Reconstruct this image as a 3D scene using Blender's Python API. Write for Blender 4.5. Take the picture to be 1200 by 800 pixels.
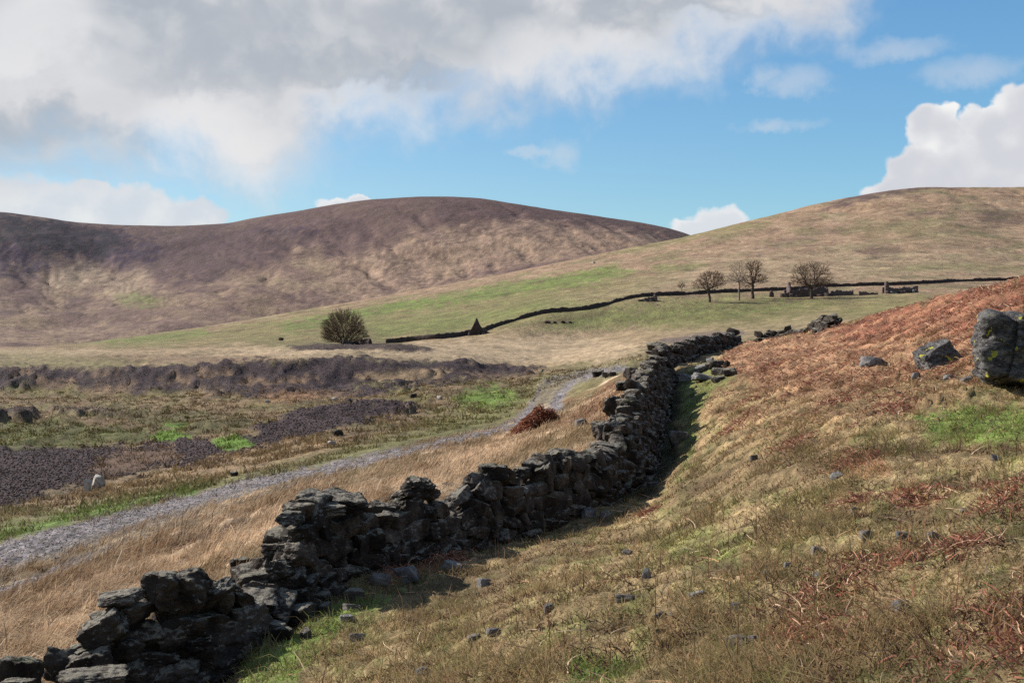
import bpy, math, random
import numpy as np
from math import radians
for o in list(bpy.data.objects): bpy.data.objects.remove(o)
C = bpy.context.scene.collection
S = bpy.context.scene
random.seed(7); RS = np.random.RandomState(7)
F = 1333.333                      # focal length in units of the 1200 px wide photograph
# ---------------------------------------------------------------- camera, exposure
cam = bpy.data.cameras.new('camera'); cam.lens = 40; cam.sensor_width = 36
cam.clip_start = .1; cam.clip_end = 20000
co = bpy.data.objects.new('camera', cam); C.objects.link(co)
co.location = (0, 0, 0); co.rotation_euler = (radians(90), 0, 0)
S.camera = co
S.view_settings.view_transform = 'Standard'; S.view_settings.look = 'None'
S.view_settings.gamma = 1; S.view_settings.use_curve_mapping = False
EXPO = 0.57
S.view_settings.exposure = EXPO
S.cycles.max_bounces = 5; S.cycles.diffuse_bounces = 2; S.cycles.use_denoising = False
# ---------------------------------------------------------------- sun
SUN = np.array([-0.80, 0.36, 0.57]); SUN = SUN/np.linalg.norm(SUN)
sun = bpy.data.lights.new('sun', 'SUN'); sun.energy = 5.0; sun.angle = radians(.5); sun.color = (1, .935, .86)
so = bpy.data.objects.new('sun', sun); C.objects.link(so)
from mathutils import Vector, Matrix, Euler
so.rotation_euler = Vector(-SUN).to_track_quat('-Z', 'Y').to_euler()

# ---------------------------------------------------------------- node expression helper
class NG:
    def __init__(s, nt): s.nt = nt; s.L = nt.links
    def node(s, t, **kw):
        n = s.nt.nodes.new(t)
        for k, v in kw.items(): setattr(n, k, v)
        return n
    def inp(s, sock, v):
        if isinstance(v, E): s.L.new(v.s, sock)
        elif v is not None: sock.default_value = v
    def m(s, op, a, b=None, c=None, clamp=False):
        n = s.node('ShaderNodeMath', operation=op, use_clamp=clamp)
        for i, v in enumerate((a, b, c)):
            if v is not None: s.inp(n.inputs[i], v)
        return E(s, n.outputs[0])
    def noise(s, vec, scale, detail=5, rough=.55, dist=0, out=0):
        n = s.node('ShaderNodeTexNoise'); s.inp(n.inputs['Vector'], vec)
        n.inputs['Scale'].default_value = scale; n.inputs['Detail'].default_value = detail
        n.inputs['Roughness'].default_value = rough; n.inputs['Distortion'].default_value = dist
        return E(s, n.outputs[out])
    def voro(s, vec, scale, feature='F1', out='Distance'):
        n = s.node('ShaderNodeTexVoronoi', feature=feature); s.inp(n.inputs['Vector'], vec)
        n.inputs['Scale'].default_value = scale
        return E(s, n.outputs[out])
    def sm(s, v, a, b, c=0., d=1.):
        n = s.node('ShaderNodeMapRange', interpolation_type='SMOOTHSTEP'); s.inp(n.inputs['Value'], v)
        n.inputs['From Min'].default_value = a; n.inputs['From Max'].default_value = b
        n.inputs['To Min'].default_value = c; n.inputs['To Max'].default_value = d
        return E(s, n.outputs[0])
    def lin(s, v, a, b, c=0., d=1.):
        n = s.node('ShaderNodeMapRange'); s.inp(n.inputs['Value'], v)
        n.inputs['From Min'].default_value = a; n.inputs['From Max'].default_value = b
        n.inputs['To Min'].default_value = c; n.inputs['To Max'].default_value = d
        return E(s, n.outputs[0])
    def mix(s, f, a, b, bt='MIX'):
        n = s.node('ShaderNodeMix', data_type='RGBA', blend_type=bt)
        s.inp(n.inputs[0], f)
        for i, v in ((6, a), (7, b)):
            if isinstance(v, tuple): v = (*v, 1)[:4]
            s.inp(n.inputs[i], v)
        return E(s, n.outputs[2])
    def vec(s, x, y, z):
        n = s.node('ShaderNodeCombineXYZ')
        for i, v in enumerate((x, y, z)): s.inp(n.inputs[i], v)
        return E(s, n.outputs[0])
    def vm(s, op, a, b=None):
        n = s.node('ShaderNodeVectorMath', operation=op); s.inp(n.inputs[0], a)
        if b is not None: s.inp(n.inputs[1], b)
        return E(s, n.outputs[0])
    def sep(s, v):
        n = s.node('ShaderNodeSeparateXYZ'); s.inp(n.inputs[0], v)
        return [E(s, o) for o in n.outputs]
class E:
    def __init__(s, g, sock): s.g = g; s.s = sock
    def __add__(s, o): return s.g.m('ADD', s, o)
    __radd__ = __add__
    def __sub__(s, o): return s.g.m('SUBTRACT', s, o)
    def __rsub__(s, o): return s.g.m('SUBTRACT', o, s)
    def __mul__(s, o): return s.g.m('MULTIPLY', s, o)
    __rmul__ = __mul__
    def __truediv__(s, o): return s.g.m('DIVIDE', s, o)
    def max(s, o): return s.g.m('MAXIMUM', s, o)
    def min(s, o): return s.g.m('MINIMUM', s, o)
    def sq(s): return s.g.m('MULTIPLY', s, s)

# ---------------------------------------------------------------- world: Nishita sky with procedural clouds by direction
W = bpy.data.worlds.new('World'); S.world = W; W.use_nodes = True
nt = W.node_tree; nt.nodes.clear(); g = NG(nt)
sky = g.node('ShaderNodeTexSky', sky_type='NISHITA'); sky.sun_disc = False
sky.sun_elevation = math.asin(SUN[2]); sky.sun_rotation = math.atan2(SUN[0], SUN[1])
sky.altitude = 300; sky.air_density = 1.0; sky.dust_density = .3; sky.ozone_density = 2.5
SK = .12
tc = g.node('ShaderNodeTexCoord')
x, y, z = g.sep(g.vm('NORMALIZE', E(g, tc.outputs['Generated'])))
A = g.m('ARCTAN2', x, y) * (F/100)            # azimuth and elevation, 1 unit = 4.3 degrees
EL = g.m('ARCSINE', z) * (F/100)
def sk(u, v):
    return math.atan((u-600)/F)*F/100, math.atan((400-v)/math.hypot(F, u-600))*F/100
P3 = g.vec(A, EL, 0.)
n_big = g.noise(P3, .55, 3, .5)
n_mid = g.noise(P3, 1.5, 7, .55, .25)
n_fin = g.noise(P3, 5.5, 6, .6)
def soft_edge(points):
    fc = g.node('ShaderNodeFloatCurve'); c = fc.mapping.curves[0]
    pts = [sk(*p) for p in points]
    c.points[0].location = ((pts[0][0]+10)/20, pts[0][1]/10); c.points[1].location = ((pts[-1][0]+10)/20, pts[-1][1]/10)
    for p in pts[1:-1]: c.points.new((p[0]+10)/20, p[1]/10)
    fc.mapping.extend = 'HORIZONTAL'; fc.mapping.update()
    g.inp(fc.inputs['Value'], (A+10)/20)
    return E(g, fc.outputs[0])*10
def blobs(lst, warp):
    d = None
    for (u, v, ru, rv) in lst:
        a, e = sk(u, v)
        q = 1.0 - (((A-a+warp[0])*(100./ru)).sq() + ((EL-e+warp[1])*(100./rv)).sq())
        d = q if d is None else d.max(q)
    return d
EL_edge = soft_edge([(-200, 225), (0, 222), (60, 212), (130, 208), (200, 205), (260, 222), (300, 232), (335, 212), (370, 182), (440, 152), (520, 142), (620, 132), (720, 112), (800, 88), (880, 62), (960, 42), (1030, 2), (1080, -60), (1300, -220)])
e_ = (EL - EL_edge)
dens1 = g.sm(e_ + (n_mid-.5)*1.5 + (n_fin-.5)*.22, -.35, .75)*g.sm(EL, 8.5, 5.5, 0., 1.)*g.sm(A, 14., 8., 0., 1.)*g.sm(A, -16., -9., 0., 1.)
wob = ((g.noise(P3, 3., 3, .5)-.5)*.35, (g.noise(g.vec(A, EL, 3.7), 3., 3, .5)-.5)*.35)
bil = g.voro(P3, 3.6, 'SMOOTH_F1'); bil2 = g.voro(P3, 8.5, 'SMOOTH_F1')
puff = (0.45-bil)*.50 + (0.4-bil2)*.16
cum = blobs([(1174, 196, 78, 62), (1095, 152, 34, 30), (1082, 206, 48, 40), (1212, 135, 46, 40), (1160, 150, 36, 28), (1245, 170, 80, 80), (1050, 228, 36, 24), (1350, 185, 130, 85)], wob)
dens2 = g.sm(cum + puff + (n_fin-.5)*.30, -.08, .24)
cum2 = blobs([(843, 262, 40, 24), (815, 268, 36, 12), (880, 268, 40, 12), (425, 240, 55, 9)], wob)
dens3 = g.sm(cum2 + puff + (n_fin-.5)*.6, -.1, .45)
cum3 = blobs([(60, 245, 110, 32), (160, 252, 70, 33), (225, 258, 38, 24), (-60, 240, 110, 34), (120, 226, 50, 14)], wob)
dens4 = g.sm(cum3 + puff + (n_fin-.5)*.6, -.12, .45)
wis = blobs([(660, 182, 40, 20), (620, 178, 30, 8), (905, 148, 50, 9), (930, 95, 45, 22), (1050, 60, 60, 16), (1140, 85, 60, 20), (890, 92, 18, 16), (300, 190, 90, 50)], ((n_mid-.5)*1.2, (n_fin-.5)*.25))
dens5 = g.sm(wis + (n_fin-.5)*.5, -.25, 1.5)*.48
# colours of the clouds (display values 0..1 divided by exposure)
ex = 2**-EXPO
def cc(r, gg, b): return (r*ex, gg*ex, b*ex)
n_soft = g.noise(g.vec(A, EL*1.6, 8.), 1.0, 4, .5, .3)
gbl = blobs([(20, 175, 130, 40), (150, 20, 260, 45), (560, 30, 200, 45), (330, 70, 180, 40), (740, 20, 140, 30), (450, 90, 80, 30)], ((n_big-.5)*1.5, (n_mid-.5)*1.6))
gm = g.sm(gbl + (n_soft-.5)*2.6, -1.1, 1.1)
col1 = g.mix(gm, cc(.68, .68, .70), cc(.44, .475, .525))
col1 = g.mix(g.sm(n_soft*.6 + n_mid*.4, .44, .62)*.45, col1, cc(.80, .80, .80))
litz = blobs([(235, 160, 75, 45), (700, 70, 130, 40), (60, 30, 80, 50), (430, 130, 90, 30), (290, 205, 40, 22), (860, 40, 100, 26)], ((n_big-.5)*1.5, (n_mid-.5)*1.5))
col1 = g.mix(g.sm(litz + (n_mid-.5)*1.4, -.5, .9)*.75, col1, cc(.84, .83, .83))
lit = g.sm(cum + (n_mid-.5)*2.0 + (bil-.35)*.9, .0, 1.2)
col2 = g.mix(lit, cc(.92, .92, .91), cc(.66, .67, .72))
col2 = g.mix(g.sm(bil, .15, .6)*.35, col2, cc(.62, .64, .70))
col4 = g.mix(g.sm(n_mid, .35, .7), cc(.66, .70, .76), cc(.84, .85, .84))
tint = g.mix(g.sm(EL, -.2, 5.), (.62, .64, .60), (.545, .68, .73))
tint = g.mix(g.lin(A, -4.5, 5.), tint, g.mix(1., tint, (.95, 1.15, 1.2), 'MULTIPLY'))
skyc = g.mix(1., E(g, sky.outputs[0]), tint, 'MULTIPLY')
k = 1/SK
def up(c): return g.vm('SCALE', c) 
def scaled(c):
    n = g.node('ShaderNodeVectorMath', operation='SCALE'); g.inp(n.inputs[0], c); n.inputs['Scale'].default_value = k
    return E(g, n.outputs[0])
n_all = g.noise(g.vm('NORMALIZE', E(g, tc.outputs['Generated'])), 2.6, 6, .6, .3)
aside = g.sm(EL, 6.5, 9.5).max(g.sm(g.m('ABSOLUTE', A), 9., 12.))
fill_cover = g.sm(n_all, .46, .60)*aside*.9  # unseen cloud added overhead, beside and behind the view for neutral fill light
skyc = g.mix(fill_cover, skyc, scaled(g.mix(g.sm(n_all, .55, .72), cc(.40, .38, .375), cc(.25, .245, .25))))
r = g.mix(dens5, skyc, scaled(g.mix(0., cc(.72, .74, .78), cc(.7, .7, .7))))
r = g.mix(dens3, r, scaled(g.mix(g.sm(cum2, .1, .9), cc(.85, .86, .87), cc(.70, .74, .79))))
r = g.mix(dens4*.93, r, scaled(col4))
r = g.mix(dens2, r, scaled(col2))
r = g.mix(dens1*.97, r, scaled(col1))
bg = g.node('ShaderNodeBackground'); g.inp(bg.inputs[0], r); bg.inputs[1].default_value = SK
out = g.node('ShaderNodeOutputWorld'); nt.links.new(bg.outputs[0], out.inputs[0])
W.cycles.sampling_method = 'MANUAL'; W.cycles.sample_map_resolution = 512

# ---------------------------------------------------------------- numpy noise
_perm = RS.permutation(512)
_perm = np.concatenate([_perm, _perm, _perm])
_g3 = RS.normal(size=(512, 3)); _g3 /= np.linalg.norm(_g3, axis=1)[:, None]
def pn(x, y, z=0.0):
    x, y, z = np.broadcast_arrays(np.asarray(x, float), y, z)
    xi = np.floor(x).astype(int); yi = np.floor(y).astype(int); zi = np.floor(z).astype(int)
    xf = x-xi; yf = y-yi; zf = z-zi
    f = lambda t: t*t*t*(t*(t*6-15)+10)
    u, v, w = f(xf), f(yf), f(zf)
    def gr(a, b, c):
        h = _perm[(_perm[(_perm[(xi+a) & 511] + yi+b) & 511] + zi+c) & 511]
        G = _g3[h]
        return G[..., 0]*(xf-a)+G[..., 1]*(yf-b)+G[..., 2]*(zf-c)
    r = 0
    for a in (0, 1):
        for b in (0, 1):
            for c in (0, 1):
                r = r + gr(a, b, c)*(u if a else 1-u)*(v if b else 1-v)*(w if c else 1-w)
    return r*1.5
def fbm(x, y, z=0., o=4, rough=.5):
    a = 1; s = 0
    for i in range(o):
        s = s + a*pn(x*2**i+i*17.3, y*2**i+i*5.1, z*2**i if not np.isscalar(z) else z+i*3.3); a *= rough
    return s
def sstep(a, b, v):
    t = np.clip((v-a)/(b-a), 0, 1); return t*t*(3-2*t)
def pchip(xs, ys, x):
    xs = np.asarray(xs, float); ys = np.asarray(ys, float); x = np.clip(x, xs[0], xs[-1])
    h = np.diff(xs); dl = np.diff(ys)/h
    m = np.zeros(len(xs)); m[0] = dl[0]; m[-1] = dl[-1]
    for i in range(1, len(xs)-1):
        if dl[i-1]*dl[i] > 0:
            w1 = 2*h[i]+h[i-1]; w2 = h[i]+2*h[i-1]
            m[i] = (w1+w2)/(w1/dl[i-1]+w2/dl[i])
    i = np.clip(np.searchsorted(xs, x)-1, 0, len(h)-1)
    t = (x-xs[i])/h[i]
    return ((2*t**3-3*t**2+1)*ys[i]+(t**3-2*t**2+t)*h[i]*m[i]+(-2*t**3+3*t**2)*ys[i+1]+(t**3-t**2)*h[i]*m[i+1])

# ---------------------------------------------------------------- the lie of the land
# each line is a contour of the land seen from the eye: bearing (u), height angle (v), distance (m)
def plane_z(X, Y): return -1.65+.287*8*np.tanh(X/8)-.063*Y
LINES = [
 [(0,845,10.3),(190,830,11),(330,712,13),(400,688,14.5),(440,678,15.3),(488,666,16.4),(560,645,18.2),(600,630,19.3),(650,612,20.8),(700,592,22.5),(740,573,24.2),(780,553,25.5),(800,538,25.5),(850,515,24),(900,500,22),(1000,480,20),(1100,470,19),(1200,462,18.5),(1400,440,18)],
 [(-300,760,19),(0,710,20),(190,655,22),(330,610,24),(400,590,25),(500,565,27),(600,545,30),(700,515,33),(725,514,32.5),(745,508,33.5),(770,504,34),(800,490,35),(850,460,35),(900,450,34),(1000,425,34),(1100,400,30),(1200,372,28),(1400,350,28)],
 [(-300,710,22),(0,690,23.5),(190,630,27),(330,585,32),(400,565,35),(500,533,45),(600,512,52),(700,478,50),(725,468,46),(750,468,43),(772,447,47),(800,424,53),(830,415,60),(862,406,66),(900,399,62),(1000,378,52),(1100,352,44),(1200,332,38),(1400,305,38)],
 [(-300,715,24.5),(0,667,27),(150,617,33),(300,575,40),(400,543,48),(450,528,52),(500,515,58),(600,493,70),(640,468,90),(700,440,115),(750,428,105),(800,425,95),(850,425,95),(900,425,95),(1000,415,90),(1100,385,80),(1200,360,80),(1400,330,80)],
 [(0,568,56),(150,560,57),(300,545,52),(400,522,57),(450,512,62),(500,503,68),(600,482,82),(640,457,108),(700,433,150),(750,420,150),(800,420,150),(900,410,150),(1000,395,150),(1200,365,140)],
 [(0,478,118),(150,478,118),(300,472,118),(450,464,122),(600,450,132),(640,445,140),(700,425,180),(750,412,190),(800,405,190),(900,392,190),(1000,380,190),(1200,360,190)],
 [(0,464,150),(150,462,150),(300,458,150),(450,452,155),(600,443,165),(700,418,210),(750,405,220),(800,398,220),(900,388,230),(1000,372,240),(1200,350,240)],
 [(0,432,165),(150,430,165),(300,425,165),(400,424,168),(500,428,172),(600,438,185),(700,412,240),(750,400,250),(800,392,260),(900,382,260),(1000,365,280),(1200,342,300)],
 [(0,411,300),(100,410,300),(250,410,290),(400,404,262),(500,404,270),(600,402,280),(700,395,300),(750,388,300),(800,380,300),(850,375,300),(900,372,300),(1000,356,330),(1200,338,360)],
 [(0,408,420),(200,405,380),(350,401,320),(460,402,300),(500,398,310),(560,391,320),(600,378,335),(640,367,350),(700,359,362),(760,349,375),(850,347,385),(950,344,390),(1000,341,400),(1100,336,420),(1200,330,450),(1400,324,460)],
 [(0,407.5,480),(60,406,480),(200,398,560),(400,375,600),(500,362,620),(600,345,650),(700,327,680),(800,312,700),(900,297,750),(1000,285,800),(1100,278,800),(1200,275,850),(1400,270,850)],
 [(0,407,540),(60,405,600),(200,388,800),(400,356,1000),(500,338,1050),(600,319,1100),(700,298,1150),(800,278,1250),(880,258,1300),(950,240,1380),(1000,230,1400),(1050,222,1420),(1100,219,1450),(1200,219.5,1480),(1400,228,1500)],
 None,
 [(0,400,900),(60,398,950),(200,380,1050),(400,353,1300),(500,336,1400),(600,317,1450),(700,300,1500),(800,290,1580),(900,290,1650),(1400,290,1700)],
 [(0,330,1700),(100,340,1700),(200,325,1700),(300,310,1700),(400,297,1720),(470,283,1750),(540,270,1780),(620,266,1790),(700,270,1800),(780,284,1820),(850,300,1850),(1000,320,1900),(1200,330,1900)],
 [(-800,270,2300),(-200,240,2350),(0,248,2350),(50,254.5,2350),(100,261.5,2400),(150,264,2430),(200,264.5,2450),(260,262,2430),(300,255,2400),(350,247,2380),(400,238,2350),(440,233,2330),(510,230.5,2300),(560,232,2290),(600,238,2280),(650,246,2270),(700,253,2250),(780,267,2250),(800,273,2250),(830,284,2250),(900,305,2250),(1200,330,2250)],
]
UC = np.concatenate([np.arange(-4200, -60, 60), np.arange(-60, 1262, 2.9), np.arange(1262, 5400, 60)])
ND = 1000
DR = np.exp(np.linspace(math.log(2.4), math.log(3300), ND))
LD = np.log(DR)
def tab(line, u):
    a = np.array(line, float); uu = np.clip(u, a[0, 0], a[-1, 0])
    return pchip(a[:, 0], a[:, 1], uu), np.exp(pchip(a[:, 0], np.log(a[:, 2]), uu))
ks_v, ks_d = [], []
for d0 in (2.3, 3.2, 4.5, 6.2, 8.2):
    zz = plane_z((UC-600)/F*d0, d0); ks_v.append(400-F*zz/d0); ks_d.append(np.full(len(UC), d0))
for L in LINES:
    if L is None: v, d = ks_v[-1]+14, ks_d[-1]*1.10
    else: v, d = tab(L, UC)
    d = np.maximum(d, ks_d[-1]*1.04)
    ks_v.append(v); ks_d.append(d)
ks_v.append(ks_v[-1]+60); ks_d.append(np.full(len(UC), 3400.))
KV = np.array(ks_v); KD = np.log(np.array(ks_d))
VG = np.zeros((ND, len(UC)))
for i in range(len(UC)): VG[:, i] = pchip(KD[:, i], KV[:, i], LD)
UU, DD = np.meshgrid(UC, DR)
XX = (UU-600)/F*DD; YY = DD.copy()
ZG = (400-VG)*DD/F
# relief
n1 = fbm(XX/.45, YY/.45, 0., 3); n3 = fbm(XX/3.2, YY/3.2, 5., 3); n12 = fbm(XX/13, YY/13, 9., 3)
n60 = fbm(XX/60, YY/60, 2., 4); n200 = fbm(XX/210, YY/210, 4., 5, .55)
near = 1-sstep(30, 90, DD); vfar = sstep(500, 1300, DD)
ZG += n1*(.035*near+.02) + n3*np.where(DD < 200, .10, .10)*(1-vfar) + n12*.28*sstep(40, 120, DD)*(1-.5*sstep(200, 420, DD)) 
hill = sstep(380, 650, DD)
wl0 = np.log(DD)
crest = np.zeros_like(DD)
for kk in (11+5, 15+5):
    crest = np.maximum(crest, np.exp(-((np.log(DD)-KD[kk][None, :])/.09)**2))
ZG += (n60*1.3*hill + n200*5.*vfar)*(1-.75*crest)
gul = fbm(UU/30+wl0*9+n200*.9, wl0*5.5, 3., 5, .6); gul = .5*gul-.3*np.abs(gul)
mtn = sstep(950, 1500, DD)*(1-sstep(2150, 2400, DD))
ZG += gul*mtn*7.5*(1-.8*crest)
# spoil heaps and tussocky valley floor: lumps
vz = sstep(60, 90, DD)*(1-sstep(200, 300, DD))*(UU < 760)
ZG += vz*(np.abs(fbm(XX/2.2, YY/2.2, 8., 3))*.38 + np.abs(n12)*.55)
hk = np.abs(fbm(XX/1.1, YY/1.1, 12., 2))            # tussocks between wall and track
lt = (1-sstep(430, 600, UU))*sstep(12, 17, DD)*(1-sstep(26, 40, DD))
ZG += hk*.16*lt
fs = np.where(UU > 760, 1-sstep(60, 85, DD), 1-sstep(-1., 0., DD-np.exp(KD[5])[None, :]))*sstep(4, 8, DD)
h1_ = fbm(XX/1.3+3, YY/1.3, 31., 4, .6); h2_ = fbm(XX/4.5, YY/4.5, 37., 3)
ZG += fs*(h1_*.085+h2_*.16)
ZG += hk*.10*lt
VP = 400-F*ZG/DD                                     # bearing/elevation of each point of the finished land

def bil_i(G, u, d):
    iu = np.interp(u, UC, np.arange(len(UC))); idd = np.interp(np.log(d), LD, np.arange(ND))
    i0 = np.clip(iu.astype(int), 0, len(UC)-2); j0 = np.clip(idd.astype(int), 0, ND-2)
    a = iu-i0; b = idd-j0
    if G.ndim == 3: a = a[:, None]; b = b[:, None]
    return (G[j0, i0]*(1-a)*(1-b)+G[j0, i0+1]*a*(1-b)+G[j0+1, i0]*(1-a)*b+G[j0+1, i0+1]*a*b)
def ground(u, d):
    u = np.atleast_1d(np.asarray(u, float)); d = np.atleast_1d(np.asarray(d, float))
    z = bil_i(ZG, u, d)
    return np.stack([(u-600)/F*d, d, z], -1)
def gxy(x, y): return ground(600+F*np.asarray(x)/np.asarray(y), y)[..., 2]
def find(u, v, dmin=3, dmax=3000):
    """world point of the ground met by the sight line at bearing u, height v (first hit beyond dmin)"""
    ds = np.exp(np.linspace(math.log(dmin), math.log(dmax), 900))
    p = ground(np.full(900, float(u)), ds); vv = 400-F*p[:, 2]/ds
    i = np.argmax(vv <= v) if (vv <= v).any() else int(np.argmin(np.abs(vv-v)))
    return Vector(p[i])

# ---------------------------------------------------------------- ground cover colours (what grows or lies where, with some shade painted in)
STRAW=(.42,.31,.19); TAN=(.27,.20,.122); OLIVE=(.150,.135,.058); GREEN=(.115,.150,.040); BRIGHT=(.12,.21,.035); BROWN=(.165,.105,.066)
RUST=(.25,.095,.058); SLATE=(.048,.033,.035); GRAVEL=(.175,.158,.162); HEATH_AND_SHADE=(.090,.054,.056); MOOR=(.195,.130,.098); CLOUD_SHADE=(.022,.012,.034); ORANGE=(.29,.165,.085); DARKG=(.055,.062,.022)
COL = np.zeros(DD.shape+(3,)); WT = np.zeros(DD.shape+(3,)); MT = None     # WT: r loose stone, g bracken, b bog/dark
def setc(c, w): 
    COL[:] = COL*(1-w[..., None]) + np.array(c)*w[..., None]
# wobble fields, fixed to the ground
wl = np.log(DD)
na = fbm(UU/24, wl*14, 1., 5, .6); nb = fbm(UU/24+50, wl*14, 7., 5, .6)
nf = fbm(UU/9, wl*60, 11., 4, .65); nmid = fbm(UU/55, wl*9, 21., 4, .6)
nst = fbm(UU/40, wl*60, 31., 4, .6)               # long streaks
setc(TAN, np.ones_like(DD))
setc(OLIVE, sstep(-.15, .35, nmid)*.75)
def poly_sd(poly, X, Y):
    P = np.array(poly, float); n = len(P); d = np.full(X.shape, 1e9); ins = np.zeros(X.shape, bool)
    for i in range(n):
        a = P[i]; b = P[(i+1) % n]; e = b-a; wx = X-a[0]; wy = Y-a[1]
        t = np.clip((wx*e[0]+wy*e[1])/max(e@e, 1e-9), 0, 1)
        d = np.minimum(d, (wx-e[0]*t)**2+(wy-e[1]*t)**2)
        c = (a[1] <= Y) != (b[1] <= Y)
        with np.errstate(divide='ignore', invalid='ignore'):
            xi = a[0]+(Y-a[1])/(b[1]-a[1] if b[1] != a[1] else 1e-9)*e[0]
        ins ^= c & (X < xi)
    return np.where(ins, 1, -1)*np.sqrt(d)
def patch(poly, colour=None, op=1., soft=5, wob=6, dr=(2, 4000), wt=None, speck=0., vs=.5):
    P = np.array(poly, float); m = 30+wob
    rows = (DR >= dr[0]) & (DR <= dr[1])
    sel = rows[:, None] & (UU > P[:, 0].min()-m) & (UU < P[:, 0].max()+m) & (VP > P[:, 1].min()-m) & (VP < P[:, 1].max()+m)
    if dr == FARM: sel &= MT
    elif dr == HILLR: sel &= ~MT
    j, i = np.nonzero(sel)
    if not len(j): return
    X = UU[j, i]+na[j, i]*wob*1.6; Y = VP[j, i]+nb[j, i]*wob*vs*1.6
    sd = poly_sd(poly, X, Y)
    w = sstep(-soft, soft, sd+nf[j, i]*soft*1.2)*op
    if speck: w = w*np.clip(1-speck+speck*2*sstep(-.45, .45, nf[j, i]+.4*nst[j, i]), 0, 1)
    if colour is not None: COL[j, i] = COL[j, i]*(1-w[:, None])+np.array(colour)*w[:, None]
    if wt is not None: WT[j, i, wt] = np.maximum(WT[j, i, wt], w)
    elif colour is not None: WT[j, i] *= (1-w)[:, None]
def ell(u, v, a, b, n=14): return [(u+a*math.cos(t*2*math.pi/n), v+b*math.sin(t*2*math.pi/n)) for t in range(n)]
FARM = (850, 4000); HILLR = (290, 1600); VAL = (45, 330); NEAR = (2, 75)
# mountain
MT = DD > np.exp(KD[16])[None, :]*1.015
rows = MT*1.
setc(MOOR, rows); setc(TAN, rows*sstep(-.1, .5, nmid+nf*.5)*.55); setc(HEATH_AND_SHADE, rows*sstep(.0, .6, -nmid-gul*0-.2*nf)*.55)
patch([(-100,238),(0,242),(100,255),(200,258),(262,256),(380,236),(440,226),(520,224),(620,232),(720,248),(810,270),(800,284),(740,276),(690,270),(600,264),(540,266),(480,276),(430,296),(380,290),(330,300),(270,325),(230,340),(150,322),(90,330),(0,300),(-100,300)], HEATH_AND_SHADE, .85, 9, 14, FARM, speck=.3)  # heather, with the cloud shadow on summit and headwall painted in as colour
patch([(-100,240),(0,248),(60,254),(130,264),(190,290),(170,312),(110,310),(70,300),(30,325),(-100,310)], CLOUD_SHADE, .95, 10, 12, FARM, speck=.3)  # cloud shadow painted on the left headwall
patch([(180,265),(330,262),(420,262),(400,285),(330,292),(240,330),(190,322)], CLOUD_SHADE, .35, 14, 12, FARM, speck=.5)  # fainter painted cloud shadow across the headwall
patch([(520,232),(640,240),(790,268),(796,276),(700,266),(600,259),(500,262)], HEATH_AND_SHADE, .7, 5, 4, FARM, speck=.3)  # dark slope behind the spur: heather plus painted cloud shadow
patch([(480,285),(560,268),(640,266),(740,276),(790,284),(720,300),(600,312),(480,330),(400,350),(380,330),(430,300)], (.30,.205,.145), .75, 10, 10, FARM, speck=.5)
patch([(60,312),(110,308),(130,325),(90,345),(50,335)], (.33,.25,.17), .6, 8, 8, FARM)
patch([(120,325),(180,318),(170,345),(130,352)], (.33,.25,.17), .5, 8, 8, FARM)
patch([(-20,330),(40,330),(60,352),(20,360),(-20,350)], HEATH_AND_SHADE, .6, 8, 8, FARM)
patch([(85,350),(105,340),(100,360),(70,368)], HEATH_AND_SHADE, .7, 5, 6, FARM)
patch([(110,370),(160,362),(200,366),(150,382),(110,378)], HEATH_AND_SHADE, .6, 6, 8, FARM, speck=.3)
ga = fbm((UU+(VP-300)*1.3)/15., VP/75., 41., 3); gb = fbm((UU-(VP-330)*.35)/13., VP/90., 47., 3)
stk = np.where(UU > 200, sstep(.72, .96, 1-np.abs(ga)*3.2)*sstep(300, 440, UU), sstep(.72, .96, 1-np.abs(gb)*3.2)*(VP > 325))
setc((.085,.050,.050), rows*stk*.5*sstep(.0, .3, nmid+.2))
setc((.34,.235,.165), rows*sstep(.25, .5, ga)*.35*(VP > 270)*sstep(300, 480, UU))
patch([(-100,250),(0,252),(60,258),(130,270),(150,296),(90,300),(0,290),(-100,290)], (.008,.005,.020), .95, 5, 14, FARM, speck=.65)  # deepest blue-purple of the painted cloud shadow, far left
patch(ell(158,352,22,7), GREEN, .6, 6, 5, FARM)
patch(ell(180,352,14,5), GREEN, .4, 6, 5, FARM)
patch([(210,372),(260,360),(330,340),(330,355),(260,375),(210,385)], HEATH_AND_SHADE, .45, 8, 10, FARM, speck=.5)
patch([(560,322),(640,308),(700,298),(790,281),(800,286),(740,296),(660,312),(600,322)], HEATH_AND_SHADE, .75, 4, 4, FARM)
patch([(300,268),(370,270),(375,275),(300,273)], CLOUD_SHADE, .5, 3, 4, FARM)  # thin band of painted cloud shadow
# right hill and the shoulder in front of the mountain
hr = sstep(270, 330, DD)*(~MT)
setc((.29,.195,.122), hr); setc((.36,.245,.16), hr*sstep(-.1, .4, nst)*.7); setc((.19,.175,.085), hr*sstep(.0, .45, nmid)*.6); setc(HEATH_AND_SHADE, hr*sstep(.25, .6, nf+.4*nst)*.35)
tk = fbm(UU/150., (VP+.12*UU)/3.4, 51., 3); tk2 = fbm(UU/60., (VP-.05*UU)/5., 57., 3)
setc((.12,.085,.05), hr*sstep(.78, .97, 1-np.abs(tk)*3)*.35*(nmid > -.2)); setc((.42,.31,.20), hr*sstep(.2, .5, tk2)*.4)
patch([(60,409),(200,392),(390,362),(500,352),(560,346),(640,334),(700,328),(800,322),(760,345),(1000,345),(1120,346),(1060,365),(960,378),(860,394),(760,386),(700,382),(640,386),(560,392),(470,400),(330,404)], (.175,.165,.062), .8, 6, 9, (250, 900), speck=.35)
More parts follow.
